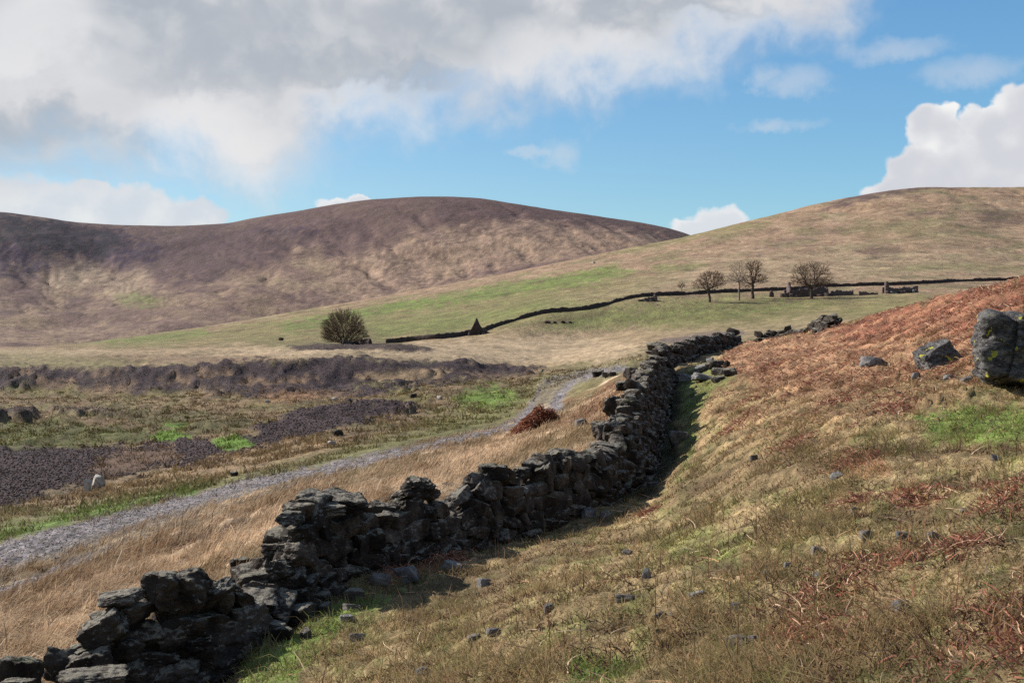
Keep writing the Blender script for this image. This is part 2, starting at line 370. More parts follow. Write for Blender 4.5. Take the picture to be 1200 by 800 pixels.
patch([(500,350),(580,334),(660,322),(720,311),(745,318),(690,333),(600,346),(540,355),(420,372),(330,388),(330,380),(420,362)], (.13,.185,.042), .85, 4, 6, HILLR, speck=.3)
patch([(90,402),(200,388),(240,385),(250,391),(170,402)], (.13,.17,.045), .8, 4, 4, HILLR, speck=.3)
patch([(430,378),(560,366),(640,350),(700,352),(640,364),(580,378),(520,390),(440,396)], (.145,.175,.05), .7, 5, 6, HILLR, speck=.3)
patch([(560,398),(640,372),(740,362),(860,356),(980,352),(960,358),(860,372),(760,384),(660,390)], (.14,.165,.05), .65, 6, 8, (230, 420), speck=.35)
patch([(760,312),(830,308),(830,313),(770,318)], GREEN, .7, 3, 3, HILLR)
patch([(780,274),(900,258),(900,264),(820,278),(740,296),(720,296)], (.16,.17,.06), .6, 4, 5, HILLR)
patch([(640,356),(760,330),(860,300),(1000,290),(1200,300),(1200,322),(1000,328),(860,334),(760,344)], (.34,.26,.16), .55, 8, 12, HILLR, speck=.5)
patch([(960,248),(1000,226),(1060,219),(1140,219),(1080,223),(1030,230),(990,242)], HEATH_AND_SHADE, .85, 4, 4, HILLR)
patch([(1060,252),(1100,247),(1105,251),(1060,257)], HEATH_AND_SHADE, .7, 3, 4, HILLR); patch(ell(1175,255,30,9), HEATH_AND_SHADE, .5, 4, 6, HILLR, speck=.5)
patch(ell(1030,294,28,5), HEATH_AND_SHADE, .6, 3, 5, HILLR, speck=.3); patch(ell(1160,248,18,3), HEATH_AND_SHADE, .5, 3, 4, HILLR)
patch([(880,292),(960,268),(1000,262),(960,276),(900,300)], HEATH_AND_SHADE, .3, 5, 6, HILLR, speck=.5)
patch([(1020,320),(1100,308),(1200,312),(1200,318),(1100,316)], (.17,.17,.07), .6, 4, 5, HILLR)
patch([(1000,262),(1100,262),(1190,275),(1100,282),(1020,275)], (.17,.16,.07), .45, 8, 8, HILLR, speck=.4)
# banks along the far wall
patch([(470,404),(560,397),(640,376),(700,366),(650,378),(600,392),(560,402)], BROWN, .7, 3, 4, (240, 400), speck=.2)
# straw flats before the far wall
ff = sstep(190, 215, DD)*(1-sstep(290, 330, DD))*(UU < 760)
setc((.30,.22,.13), ff)
patch([(-60,408),(90,411),(200,412),(330,406),(430,404),(520,402),(600,394),(700,398),(760,404),(740,420),(690,424),(600,426),(500,421),(400,418),(300,424),(150,426),(-60,424)], (.40,.30,.19), .85, 4, 5, (150, 420), speck=.25)
patch([(60,418),(180,414),(330,420),(290,426),(150,424)], BROWN, .8, 4, 6, (150, 400), speck=.3)
patch([(-60,412),(60,414),(180,424),(100,432),(-60,430)], OLIVE, .7, 5, 6, (150, 400), speck=.3)
patch([(300,400),(470,398),(480,404),(400,408),(320,408)], OLIVE, .8, 3, 4, (200, 420))
patch([(335,405),(400,403),(470,403),(510,410),(460,415),(350,413)], SLATE, .9, 2, 4, (200, 420), wt=0)
patch([(760,388),(900,378),(980,362),(940,386),(870,392),(800,396)], (.27,.21,.12), .7, 5, 6, (180, 330), speck=.4)
patch([(740,390),(860,382),(880,388),(800,400),(760,404),(735,398)], (.30,.22,.13), .7, 4, 5, (180, 330))
patch([(770,398),(840,388),(870,387),(875,392),(840,397),(790,404)], (.11,.085,.085), .8, 2, 3, (100, 330), wt=0)
# valley floor
vm_ = sstep(46, 56, DD)*(1-sstep(150, 168, DD))*(UU < 700)
setc((.175,.125,.070), vm_); setc(OLIVE, vm_*sstep(-.1, .3, nmid+.3*nst)*.8); setc(BROWN, vm_*sstep(0, .4, nf+nst*.5)*.6); setc((.27,.19,.11), vm_*sstep(.1, .5, nst)*.5)
patch([(420,535),(560,485),(640,440),(720,425),(780,410),(700,470),(640,455),(600,490),(520,510),(450,525)], (.165,.150,.065), .8, 6, 6, (60, 200), speck=.3)
patch([(330,545),(480,500),(600,462),(640,440),(640,462),(610,485),(520,508),(450,522),(380,540)], (.19,.165,.075), .85, 6, 6, (48, 200), speck=.35)
patch(ell(570,466,36,12), (.12,.22,.035), .75, 8, 6, VAL, speck=.2)
patch([(-60,436),(60,431),(150,434),(200,430),(270,424),(400,421),(520,423),(640,433),(600,441),(560,447),(500,452),(440,470),(390,474),(330,470),(300,476),(280,462),(230,458),(150,460),(80,452),(0,458),(-60,458)], SLATE, 1, 3, 6, (120, 230), wt=0)
for (u_, v_, a_, b_) in [(60,448,26,5),(130,455,30,4),(205,448,18,4),(250,440,26,4),(300,450,24,5),(350,446,20,5),(560,440,26,3),(90,540,34,6),(30,570,26,6),(180,532,20,5),(300,508,18,5),(390,486,24,4),(120,440,20,3),(20,442,16,4)]:
    patch(ell(u_, v_, a_, b_), (.20,.13,.075), .75, 4, 9, VAL, speck=.4)
for (u_, v_, a_, b_) in [(40,458,40,3),(170,464,46,3),(330,474,40,3),(440,452,30,3),(80,520,50,3),(240,540,30,4),(480,462,30,4)]:
    patch(ell(u_, v_, a_, b_), (.17,.15,.055), .7, 3, 8, VAL, speck=.4)
patch([(415,438),(470,434),(530,437),(500,447),(440,447)], (.27,.19,.11), .85, 3, 4, VAL, speck=.2)
patch([(380,456),(430,460),(400,470),(330,474),(300,472)], BROWN, .7, 3, 4, VAL, speck=.2)
patch([(300,462),(360,458),(385,462),(350,470),(300,470)], ORANGE, .6, 3, 5, VAL, speck=.2)
patch([(-60,524),(60,523),(130,523),(200,518),(245,520),(290,510),(330,488),(400,478),(470,474),(490,478),(440,494),(370,508),(335,520),(270,540),(215,552),(190,548),(130,562),(60,574),(20,596),(-60,600)], SLATE, 1, 3, 8, VAL, wt=0)
patch([(130,530),(200,524),(215,538),(130,556),(100,550)], BROWN, .7, 4, 8, VAL, speck=.3)
patch([(-60,600),(40,590),(60,578),(100,560),(130,562),(60,600),(-60,625)], SLATE, .55, 5, 9, VAL, wt=0, speck=.4)
patch([(-60,483),(40,479),(38,490),(-60,494)], SLATE, .9, 2, 3, VAL, wt=0)
patch([(50,480),(120,480),(150,488),(90,486)], SLATE, .6, 2, 4, VAL, wt=0)
patch([(-60,497),(60,494),(120,500),(185,504),(180,514),(110,521),(50,524),(-60,522)], (.075,.09,.025), .8, 3, 7, VAL, speck=.3)
patch([(130,478),(210,482),(300,490),(290,502),(220,505),(170,500)], DARKG, .55, 4, 8, VAL, speck=.5)
patch(ell(201,513,20,8,9), BRIGHT, 1, 2, 5, VAL); patch(ell(272,519,24,7,9), BRIGHT, .95, 2, 5, VAL); patch(ell(205,498,16,4), (.12,.24,.03), .7, 2, 4, VAL)
patch([(60,585),(160,560),(330,515),(420,510),(340,545),(200,575),(60,610),(-60,640),(-60,612)], (.27,.185,.105), .75, 5, 8, VAL, speck=.35)
# verge beyond the track, the track
patch([(-80,640),(0,614),(110,588),(230,566),(380,535),(480,510),(590,480),(610,486),(560,504),(450,530),(300,562),(200,586),(100,610),(0,640),(-80,668)], (.15,.15,.06), .85, 4, 5, (20, 130), speck=.3)
patch([(-80,650),(0,622),(110,596),(240,570),(230,578),(120,603),(0,636),(-80,664)], (.12,.20,.04), .8, 3, 4, (20, 80), speck=.3)
patch([(-80,770),(0,745),(60,690),(150,652),(300,612),(400,578),(520,540),(600,505),(640,500),(690,470),(715,450),(740,440),(700,520),(600,560),(480,575),(330,620),(190,680),(80,790),(-80,860)], (.34,.24,.145), 1, 4, 6, (11, 90), speck=.15)
patch([(-80,770),(0,742),(100,705),(200,655),(300,612),(400,578),(380,566),(290,590),(200,622),(100,662),(-80,720)], (.19,.115,.062), .9, 4, 8, (14, 60), speck=.3)
patch([(20,760),(60,700),(150,672),(260,640),(300,612),(420,580),(560,530),(620,498),(590,540),(480,575),(330,625),(330,645),(190,680),(100,770)], (.60,.45,.30), .9, 6, 12, (12, 75), speck=.4)
patch([(530,575),(600,535),(640,510),(690,478),(715,455),(735,450),(715,480),(700,520),(640,540),(600,556)], (.185,.145,.070), .95, 4, 6, (20, 75), speck=.3)
patch([(650,500),(690,474),(712,450),(735,440),(730,460),(712,500)], RUST, .55, 3, 6, (20, 75), wt=1, speck=.3)
patch([(-80,665),(0,638),(50,623),(110,607),(200,586),(300,560),(380,544),(450,528),(520,514),(580,502),(606,490),(622,472),(628,456),(650,442),(700,432),(730,428),(735,434),(680,446),(664,462),(660,478),(642,488),(625,492),(600,502),(540,518),(450,541),(380,560),(300,584),(200,618),(100,658),(0,702),(-80,735)], GRAVEL, 1, 3, 3, (18, 190), wt=0, speck=.15)
patch([(634,452),(655,444),(690,436),(668,446),(652,462),(638,482),(622,488),(628,468)], (.19,.155,.09), .85, 3, 3, (50, 190), speck=.3)
patch([(-80,690),(0,676),(100,640),(200,610),(300,576),(380,553),(380,556),(300,581),(200,616),(100,650),(0,690),(-80,708)], (.19,.145,.075), .9, 3, 3, (18, 60), speck=.35)
patch([(0,668),(100,630),(200,600),(300,570),(300,574),(200,606),(100,640),(0,676)], (.20,.165,.115), .55, 4, 5, (18, 60), speck=.5)
patch([(200,632),(290,606),(290,618),(200,644)], SLATE, .6, 4, 5, (18, 60), wt=0, speck=.5)
# foreground slope
fm = (1-sstep(34, 60, DD))*np.where(UU > 760, 1, 1-sstep(-2, 2, DD-np.exp(KD[5])[None, :]))
fm = np.where(UU > 760, (1-sstep(74, 84, DD)), fm)
setc((.235,.172,.095), fm); setc((.125,.140,.045), fm*sstep(-.15, .4, nmid+.5*nf)*.72); setc((.38,.275,.17), fm*sstep(.0, .45, nf)*.55); setc((.14,.085,.055), fm*sstep(.0, .45, nb)*.55)
patch([(862,404),(900,396),(1000,374),(1100,348),(1200,328),(1320,310),(1320,440),(1210,445),(1140,440),(1060,445),(1000,468),(930,470),(870,450),(840,430)], (.27,.145,.095), .85, 6, 10, (14, 85), wt=1, speck=.35)
patch([(960,385),(1060,352),(1200,326),(1320,310),(1320,420),(1200,390),(1130,392),(1060,392),(1000,410)], (.19,.070,.048), .85, 8, 12, (14, 85), wt=1, speck=.3)
patch([(880,380),(960,370),(1030,355),(1060,352),(1000,378),(900,398)], (.17,.16,.065), .6, 4, 6, (40, 85))
patch([(830,440),(930,440),(1060,430),(1150,440),(1150,470),(1060,490),(960,510),(900,520),(830,500)], (.26,.165,.10), .5, 10, 16, (14, 60), wt=1, speck=.9)
patch([(780,560),(850,520),(960,500),(1000,520),(900,545),(800,580)], (.19,.11,.065), .3, 10, 14, (8, 40), speck=.9)
patch([(1070,490),(1130,476),(1200,480),(1260,495),(1200,520),(1100,515)], (.11,.19,.035), .8, 8, 10, NEAR, speck=.35)
patch([(255,810),(300,770),(360,725),(420,700),(470,690),(420,720),(370,760),(340,810)], (.12,.19,.038), .8, 8, 10, NEAR, speck=.3)
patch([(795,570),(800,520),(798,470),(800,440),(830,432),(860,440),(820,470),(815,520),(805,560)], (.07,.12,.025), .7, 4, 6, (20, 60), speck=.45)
patch([(715,600),(740,560),(752,510),(770,470),(782,440),(800,440),(797,470),(795,500),(792,540),(770,575),(740,592)], (.020,.022,.011), .95, 5, 5, (22, 50), speck=.05)  # wall's cast shadow deepened by painting the ground near black
patch(ell(700,785,40,18), (.10,.19,.03), .7, 8, 10, NEAR, speck=.3); patch(ell(830,640,60,20), (.12,.16,.04), .5, 10, 12, NEAR, speck=.5)
patch([(440,680),(480,664),(540,642),(550,650),(520,665),(450,690)], RUST, .8, 4, 5, (10, 40), wt=1, speck=.2)
patch([(470,700),(560,670),(640,640),(700,600),(740,590),(660,650),(560,700),(480,730)], (.13,.085,.055), .6, 10, 12, NEAR, speck=.5)
patch([(780,560),(900,520),(1040,520),(1000,560),(880,580),(790,600)], (.12,.08,.05), .55, 10, 14, NEAR, speck=.5)
patch([(1150,720),(1230,680),(1260,760),(1180,780)], RUST, .5, 8, 12, NEAR, speck=.6)
patch(ell(945,745,40,18), RUST, .4, 6, 8, NEAR, speck=.6); patch(ell(1010,545,30,14), RUST, .5, 6, 8, NEAR, speck=.5); patch(ell(1075,582,32,12), RUST, .4, 6, 8, NEAR, speck=.5)
COL *= (1+.22*nf[..., None]+.20*nb[..., None]+.12*nst[..., None])
COL *= 1-.42*fm[..., None]*sstep(.05, .45, -h1_)[..., None]  # shade painted into the hollows between the hummocks
sb = (UU < 760)*(DD > np.exp(KD[5])[None, :]*1.02)*(DD < np.exp(KD[8])[None, :]*.97)*(DD < 80)*(1-WT[..., 0])
sn = fbm(XX/2.6, YY/3.4, 61., 4, .6)
setc((.62,.47,.32), sb*sstep(.05, .35, sn)*.75); setc((.17,.095,.045), sb*sstep(.08, .4, -sn)*.6)
bz = WT[..., 1]*(DD > 14); bn = fbm(XX/1.1, YY/1.6, 71., 4, .6)
setc((.10,.040,.028), bz*sstep(.0, .35, -bn)*.7); setc((.36,.20,.125), bz*sstep(.15, .45, bn)*.45)
ZG += bz*np.abs(bn)*.22
COL *= (1+.42*fm[..., None]*(.6+.4*(nf[..., None] > -.1)))
COL[..., 0] *= 1+.02*fm; COL[..., 1] *= 1+.03*fm; COL[..., 2] *= 1-.08*fm
hw = np.maximum(hr, rows); WT[..., 2] = hw
COL = np.clip(COL, .01, .8)

sl_ = WT[..., 0]*vz
sl_ = sl_*(DD > np.exp(KD[8])[None, :]*1.22)*sstep(-3, 3, 640-UU)
ZG += sl_*(np.abs(fbm(XX/2.2, YY/4., 3., 3))*.30 + (.25+fbm(XX/9., YY/14., 5., 2))*.9)
# ---------------------------------------------------------------- materials
def mat(name):
    m = bpy.data.materials.new(name); m.use_nodes = True
    nt = m.node_tree; nt.nodes.clear(); g = NG(nt)
    bs = g.node('ShaderNodeBsdfPrincipled'); out = g.node('ShaderNodeOutputMaterial')
    nt.links.new(bs.outputs[0], out.inputs[0])
    bs.inputs['Roughness'].default_value = .9
    bs.inputs['Specular IOR Level'].default_value = .15
    return m, g, bs
def bump(g, bs, h, dist, strength=1.):
    b = g.node('ShaderNodeBump'); b.inputs['Distance'].default_value = dist; b.inputs['Strength'].default_value = strength
    g.inp(b.inputs['Height'], h); g.L.new(b.outputs[0], bs.inputs['Normal'])
def attr(g, name, out='Color'):
    a = g.node('ShaderNodeAttribute', attribute_name=name); return E(g, a.outputs[out])
M_ground, g, bs = mat('moor turf, gravel and slate waste')
pos = E(g, g.node('ShaderNodeNewGeometry').outputs['Position'])
c = attr(g, 'cover'); wts = g.sep(attr(g, 'kinds')); stone = wts[0]; brk = wts[1]
nn = g.noise(pos, 1.1, 12, .68); nn2 = g.noise(pos, 9., 8, .7); nn3 = g.noise(pos, .09, 9, .62)
fac = g.lin(nn, .3, .7, .52, 1.42) * g.lin(nn3, .3, .7, .80, 1.18)
def scal(g, c, f):
    n = g.node('ShaderNodeVectorMath', operation='SCALE'); g.inp(n.inputs[0], c); g.inp(n.inputs['Scale'], f); return E(g, n.outputs[0])
hl = wts[2]
turf = scal(g, c, fac)
h1 = g.noise(pos, .035, 11, .68, .6); h2 = g.noise(g.vm('MULTIPLY', pos, (1., .35, 1.)), .16, 8, .66)
turf = g.mix(hl*g.sm(h1, .53, .60)*.50, turf, scal(g, g.mix(.45, c, (.13, .07, .05)), .75))
turf = g.mix(hl*g.sm(h2, .56, .64)*.55, turf, scal(g, g.mix(.5, c, (.10, .055, .045)), .62))
turf = g.mix(hl*g.sm(h2, .46, .38)*.45, turf, scal(g, c, 1.45))
turf = g.mix(g.sm(nn2, .52, .72)*.45, turf, scal(g, g.mix(.5, c, (.36, .28, .17)), 1.15))
turf = g.mix(g.sm(nn2, .50, .30)*.5, turf, scal(g, c, .42))
vc = g.voro(pos, 9., out='Color'); vs_, _, _ = g.sep(vc)
st = scal(g, c, g.lin(vs_, 0., 1., .45, 1.55)*g.lin(nn, .3, .7, .8, 1.2))
st = g.mix(g.sm(vs_, .90, .97)*.6, st, scal(g, c, 2.2))
fin = g.mix(stone, turf, st)
g.inp(bs.inputs['Base Color'], fin)
hgt = nn*1. + h2*hl*6. + h1*hl*10. + nn2*.25 + g.voro(pos, 5.)*stone*-.25
bump(g, bs, hgt, .30, .8)
M_rock, g, bs = mat('dark weathered slate stone')
pos = E(g, g.node('ShaderNodeNewGeometry').outputs['Position']); oi = g.node('ShaderNodeObjectInfo')
rnd = E(g, oi.outputs['Random']); va = attr(g, 'tone', 'Fac')
na_ = g.noise(pos, 3.2, 10, .65); nb_ = g.noise(pos, 14., 8, .65)
c = g.mix(g.sm(na_, .35, .68), (.020, .015, .012), (.082, .068, .058))
c = scal(g, c, g.lin(rnd, 0, 1, .75, 1.25)*g.lin(va, 0, 1, .7, 1.35))
nzv = g.sep(E(g, g.node('ShaderNodeNewGeometry').outputs['Normal']))[2]
c = g.mix(g.sm(nb_ + nzv*.30 + (na_-.5)*.5, .66, .84)*.75, c, (.27, .25, .20))
c = g.mix(g.sm(g.noise(pos, 1.7, 6, .6)+nzv*.1, .66, .78)*.5, c, (.075, .085, .035))
g.inp(bs.inputs['Base Color'], c); bump(g, bs, na_*.6+nb_*.35, .14, .9)
M_pale, g, bs = mat('pale grey lichened stone')
pos = E(g, g.node('ShaderNodeNewGeometry').outputs['Position'])
na_ = g.noise(pos, 5., 10, .65); nb_ = g.noise(pos, 24., 8, .65)
c = g.mix(g.sm(na_, .38, .62), (.10, .095, .10), (.25, .245, .235)); c = g.mix(g.sm(nb_, .55, .7)*.6, c, (.07, .065, .065))
g.inp(bs.inputs['Base Color'], c); bump(g, bs, na_*.6+nb_*.35, .08, .8)
M_white, g, bs = mat('whitish weathered stone')
pos = E(g, g.node('ShaderNodeNewGeometry').outputs['Position'])
na_ = g.noise(pos, 4., 8, .6); c = g.mix(g.sm(na_, .36, .64), (.22, .20, .17), (.46, .43, .38))
g.inp(bs.inputs['Base Color'], c); bump(g, bs, na_, .06, .6)
M_mid, g, bs = mat('brown grey stone')
pos = E(g, g.node('ShaderNodeNewGeometry').outputs['Position'])
na_ = g.noise(pos, 5., 10, .65); c = g.mix(g.sm(na_, .36, .64), (.07, .06, .055), (.21, .19, .17))
g.inp(bs.inputs['Base Color'], c); bump(g, bs, na_, .08, .8)
M_bould, g, bs = mat('grey boulder with yellow lichen')
pos = E(g, g.node('ShaderNodeNewGeometry').outputs['Position'])
sq_ = g.vm('MULTIPLY', pos, (1., 1., 2.6))
na_ = g.noise(sq_, 3.5, 12, .68, .6); nb_ = g.noise(sq_, 16., 8, .7); nl = g.noise(pos, 5.2, 4, .6)
c = g.mix(g.sm(na_, .38, .66), (.040, .034, .034), (.185, .180, .175)); c = g.mix(g.sm(nb_, .52, .72)*.75, c, (.33, .34, .33)); c = g.mix(g.sm(nb_, .48, .34)*.7, c, (.02, .018, .018))
c = g.mix(g.sm(nl, .625, .645)*.9, c, (.42, .40, .06))
g.inp(bs.inputs['Base Color'], c); bump(g, bs, na_*.8+nb_*.4, .09, 1.)
def blade_mat(name, trans=.38):
    m, g, bs = mat(name)
    c = attr(g, 'tint'); g.inp(bs.inputs['Base Color'], c)
    tr = g.node('ShaderNodeBsdfTranslucent'); g.inp(tr.inputs[0], c); mx = g.node('ShaderNodeMixShader'); mx.inputs[0].default_value = trans
    out = [n for n in g.nt.nodes if n.type == 'OUTPUT_MATERIAL'][0]
    g.L.new(bs.outputs[0], mx.inputs[1]); g.L.new(tr.outputs[0], mx.inputs[2]); g.L.new(mx.outputs[0], out.inputs[0])
    return m
M_blade = blade_mat('grass blades'); M_brk = blade_mat('dead bracken', .2)
def plain(name, col, var=.3, sc=4.):
    m, g, bs = mat(name); pos = E(g, g.node('ShaderNodeNewGeometry').outputs['Position'])
    n = g.noise(pos, sc, 8, .6); g.inp(bs.inputs['Base Color'], scal(g, g.mix(0., tuple(col), tuple(col)), g.lin(n, .3, .7, 1-var, 1+var))); bump(g, bs, n, .1, .6)
    return m
M_bark = plain('grey brown bark', (.085, .066, .055)); M_twig = plain('brown winter twigs', (.095, .058, .045)); M_twigb = plain('olive winter twigs', (.150, .108, .072))
M_twigp = plain('pale grey winter twigs', (.20, .165, .145))
M_far = plain('dark far walling', (.055, .040, .036), .45, 1.6)
M_ruin = plain('grey ruin walling', (.105, .080, .075), .5, 1.3)
M_core = plain('earth and small stone packing', (.03, .026, .022), .4, 6.)

# ---------------------------------------------------------------- mesh helpers
def mesh_np(name, V, Fc, material=None, parent=None, smooth=False, col=None, colname='tint'):
    """V (n,3), Fc (m,k) all faces with k corners"""
    V = np.ascontiguousarray(V, np.float32); Fc = np.ascontiguousarray(Fc, np.int32); k = Fc.shape[1]
    me = bpy.data.meshes.new(name)
    me.vertices.add(len(V)); me.vertices.foreach_set('co', V.ravel())
    me.loops.add(Fc.size); me.loops.foreach_set('vertex_index', Fc.ravel())
    me.polygons.add(len(Fc)); me.polygons.foreach_set('loop_start', np.arange(len(Fc), dtype=np.int32)*k)
    if smooth: me.polygons.foreach_set('use_smooth', np.ones(len(Fc), bool))
    me.update(calc_edges=True)
    if col is not None:
        if isinstance(col, dict):
            for kx, v in col.items(): addcol(me, kx, v)
        else: addcol(me, colname, col)
    if material: me.materials.append(material)
    o = bpy.data.objects.new(name, me); C.objects.link(o)
    if parent: o.parent = parent
    return o
def addcol(me, name, v):
    if v.ndim == 1:
        a = me.attributes.new(name, 'FLOAT', 'POINT'); a.data.foreach_set('value', np.ascontiguousarray(v, np.float32)); return
    a = me.attributes.new(name, 'FLOAT_COLOR', 'POINT')
    rgba = np.ones((len(v), 4), np.float32); rgba[:, :3] = v; a.data.foreach_set('color', rgba.ravel())
def tag(o, label=None, cat=None, group=None, kind=None):
    if label: o['label'] = label
    if cat: o['category'] = cat
    if group: o['group'] = group
    if kind: o['kind'] = kind
    return o
def empty(name, loc):
    o = bpy.data.objects.new(name, None); o.empty_display_size = .3; C.objects.link(o); o.location = loc; return o

# ---------------------------------------------------------------- land meshes
def land(name, r0, r1, c0=0, c1=None):
    c1 = c1 or len(UC)
    sl = (slice(r0, r1), slice(c0, c1))
    V = np.stack([XX[sl], YY[sl], ZG[sl]], -1).reshape(-1, 3)
    nr, nc = r1-r0, c1-c0
    idx = np.arange(nr*nc).reshape(nr, nc)
    Q = np.stack([idx[:-1, :-1], idx[:-1, 1:], idx[1:, 1:], idx[1:, :-1]], -1).reshape(-1, 4)
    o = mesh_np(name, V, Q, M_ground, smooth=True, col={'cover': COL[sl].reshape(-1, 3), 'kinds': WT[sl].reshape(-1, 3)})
    o['kind'] = 'structure'; return o
RSPL = int(np.searchsorted(DR, 430)); RSP2 = int(np.searchsorted(DR, 1560))
land('ground', 0, RSPL+1); land('hills', RSPL, ND)
# the land behind and beside the viewpoint
xs = np.linspace(-60, 60, 61); ys = np.linspace(-60, 2.6, 40); gx, gy = np.meshgrid(xs, ys)
gz = plane_z(gx, gy)+.02*fbm(gx/2, gy/2)-.03
idx = np.arange(gx.size).reshape(gx.shape)
o = mesh_np('ground', np.stack([gx, gy, gz], -1).reshape(-1, 3), np.stack([idx[:-1, :-1], idx[:-1, 1:], idx[1:, 1:], idx[1:, :-1]], -1).reshape(-1, 4), M_ground, smooth=True,
        col={'cover': np.tile([.19, .15, .08], (gx.size, 1)), 'kinds': np.zeros((gx.size, 3))}); o['kind'] = 'structure'
#---OBJECTS---
# ---------------------------------------------------------------- rocks
def ico(sub):
    t = (1+5**.5)/2
    v = np.array([(-1,t,0),(1,t,0),(-1,-t,0),(1,-t,0),(0,-1,t),(0,1,t),(0,-1,-t),(0,1,-t),(t,0,-1),(t,0,1),(-t,0,-1),(-t,0,1)], float)
    f = [(0,11,5),(0,5,1),(0,1,7),(0,7,10),(0,10,11),(1,5,9),(5,11,4),(11,10,2),(10,7,6),(7,1,8),(3,9,4),(3,4,2),(3,2,6),(3,6,8),(3,8,9),(4,9,5),(2,4,11),(6,2,10),(8,6,7),(9,8,1)]
    v = [x/np.linalg.norm(x) for x in v]
    for _ in range(sub):
        c = {}; nf_ = []
        def mid(a, b):
            k = (min(a, b), max(a, b))
            if k not in c:
                m = v[a]+v[b]; v.append(m/np.linalg.norm(m)); c[k] = len(v)-1
            return c[k]
        for a, b, d in f:
            x, y, z = mid(a, b), mid(b, d), mid(d, a); nf_ += [(a, x, z), (b, y, x), (d, z, y), (x, y, z)]
        f = nf_
    return np.array(v), np.array(f)
ICO = {k: ico(k) for k in (1, 2, 3, 4, 5)}
def rock_v(sub, size, rs, rough=.05, planes=11, sharp=.012, box=.6):
    """angular stone: a cloud of random cutting planes, softened, with a rough skin"""
    D, _ = ICO[sub]
    n = rs.normal(size=(planes, 3)); n /= np.linalg.norm(n, axis=1)[:, None]
    h = rs.uniform(.62, 1., planes)
    ax = np.array([(1,0,0),(-1,0,0),(0,1,0),(0,-1,0),(0,0,1),(0,0,-1)], float)+rs.normal(size=(6, 3))*.16
    ax /= np.linalg.norm(ax, axis=1)[:, None]
    n = np.vstack([n, ax]); h = np.concatenate([h, rs.uniform(box*.85, box*1.15, 6)])
    q = np.maximum(D@n.T, 1e-4)/h                                   # 1/r per plane
    r = 1/(np.log(np.exp(q/sharp*.25).sum(1))*sharp*4)
    r *= 1+rough*fbm(D[:, 0]*2.4+rs.uniform(0, 90), D[:, 1]*2.4, D[:, 2]*2.4, 3 if sub > 1 else 1, .6)*1.6
    v = D*r[:, None]
    v = v-(v.max(0)+v.min(0))/2; v = v/(v.max(0)-v.min(0))
    return v*np.asarray(size)*1.12
def rotm(rz, rx=0, ry=0): return np.array(Euler((rx, ry, rz)).to_matrix())
def rock_obj(name, P, size, rs, rot=(0, 0, 0), sub=3, material=None, parent=None, rough=.05, sink=.25, tone=None, **kw):
    v = rock_v(sub, size, rs, rough, **kw)@rotm(*rot).T
    o = mesh_np(name, v, ICO[sub][1], material or M_rock, parent, smooth=False, col=np.full(len(v), rs.uniform(0, 1) if tone is None else tone), colname='tone')
    smooth_by(o, 38)
    o.location = P if parent is None else Vector(P)-parent.location
    return o
def smooth_by(o, deg):
    me = o.data; me.polygons.foreach_set('use_smooth', np.ones(len(me.polygons), bool))
    try: me.set_sharp_from_angle(angle=radians(deg))
    except Exception: pass

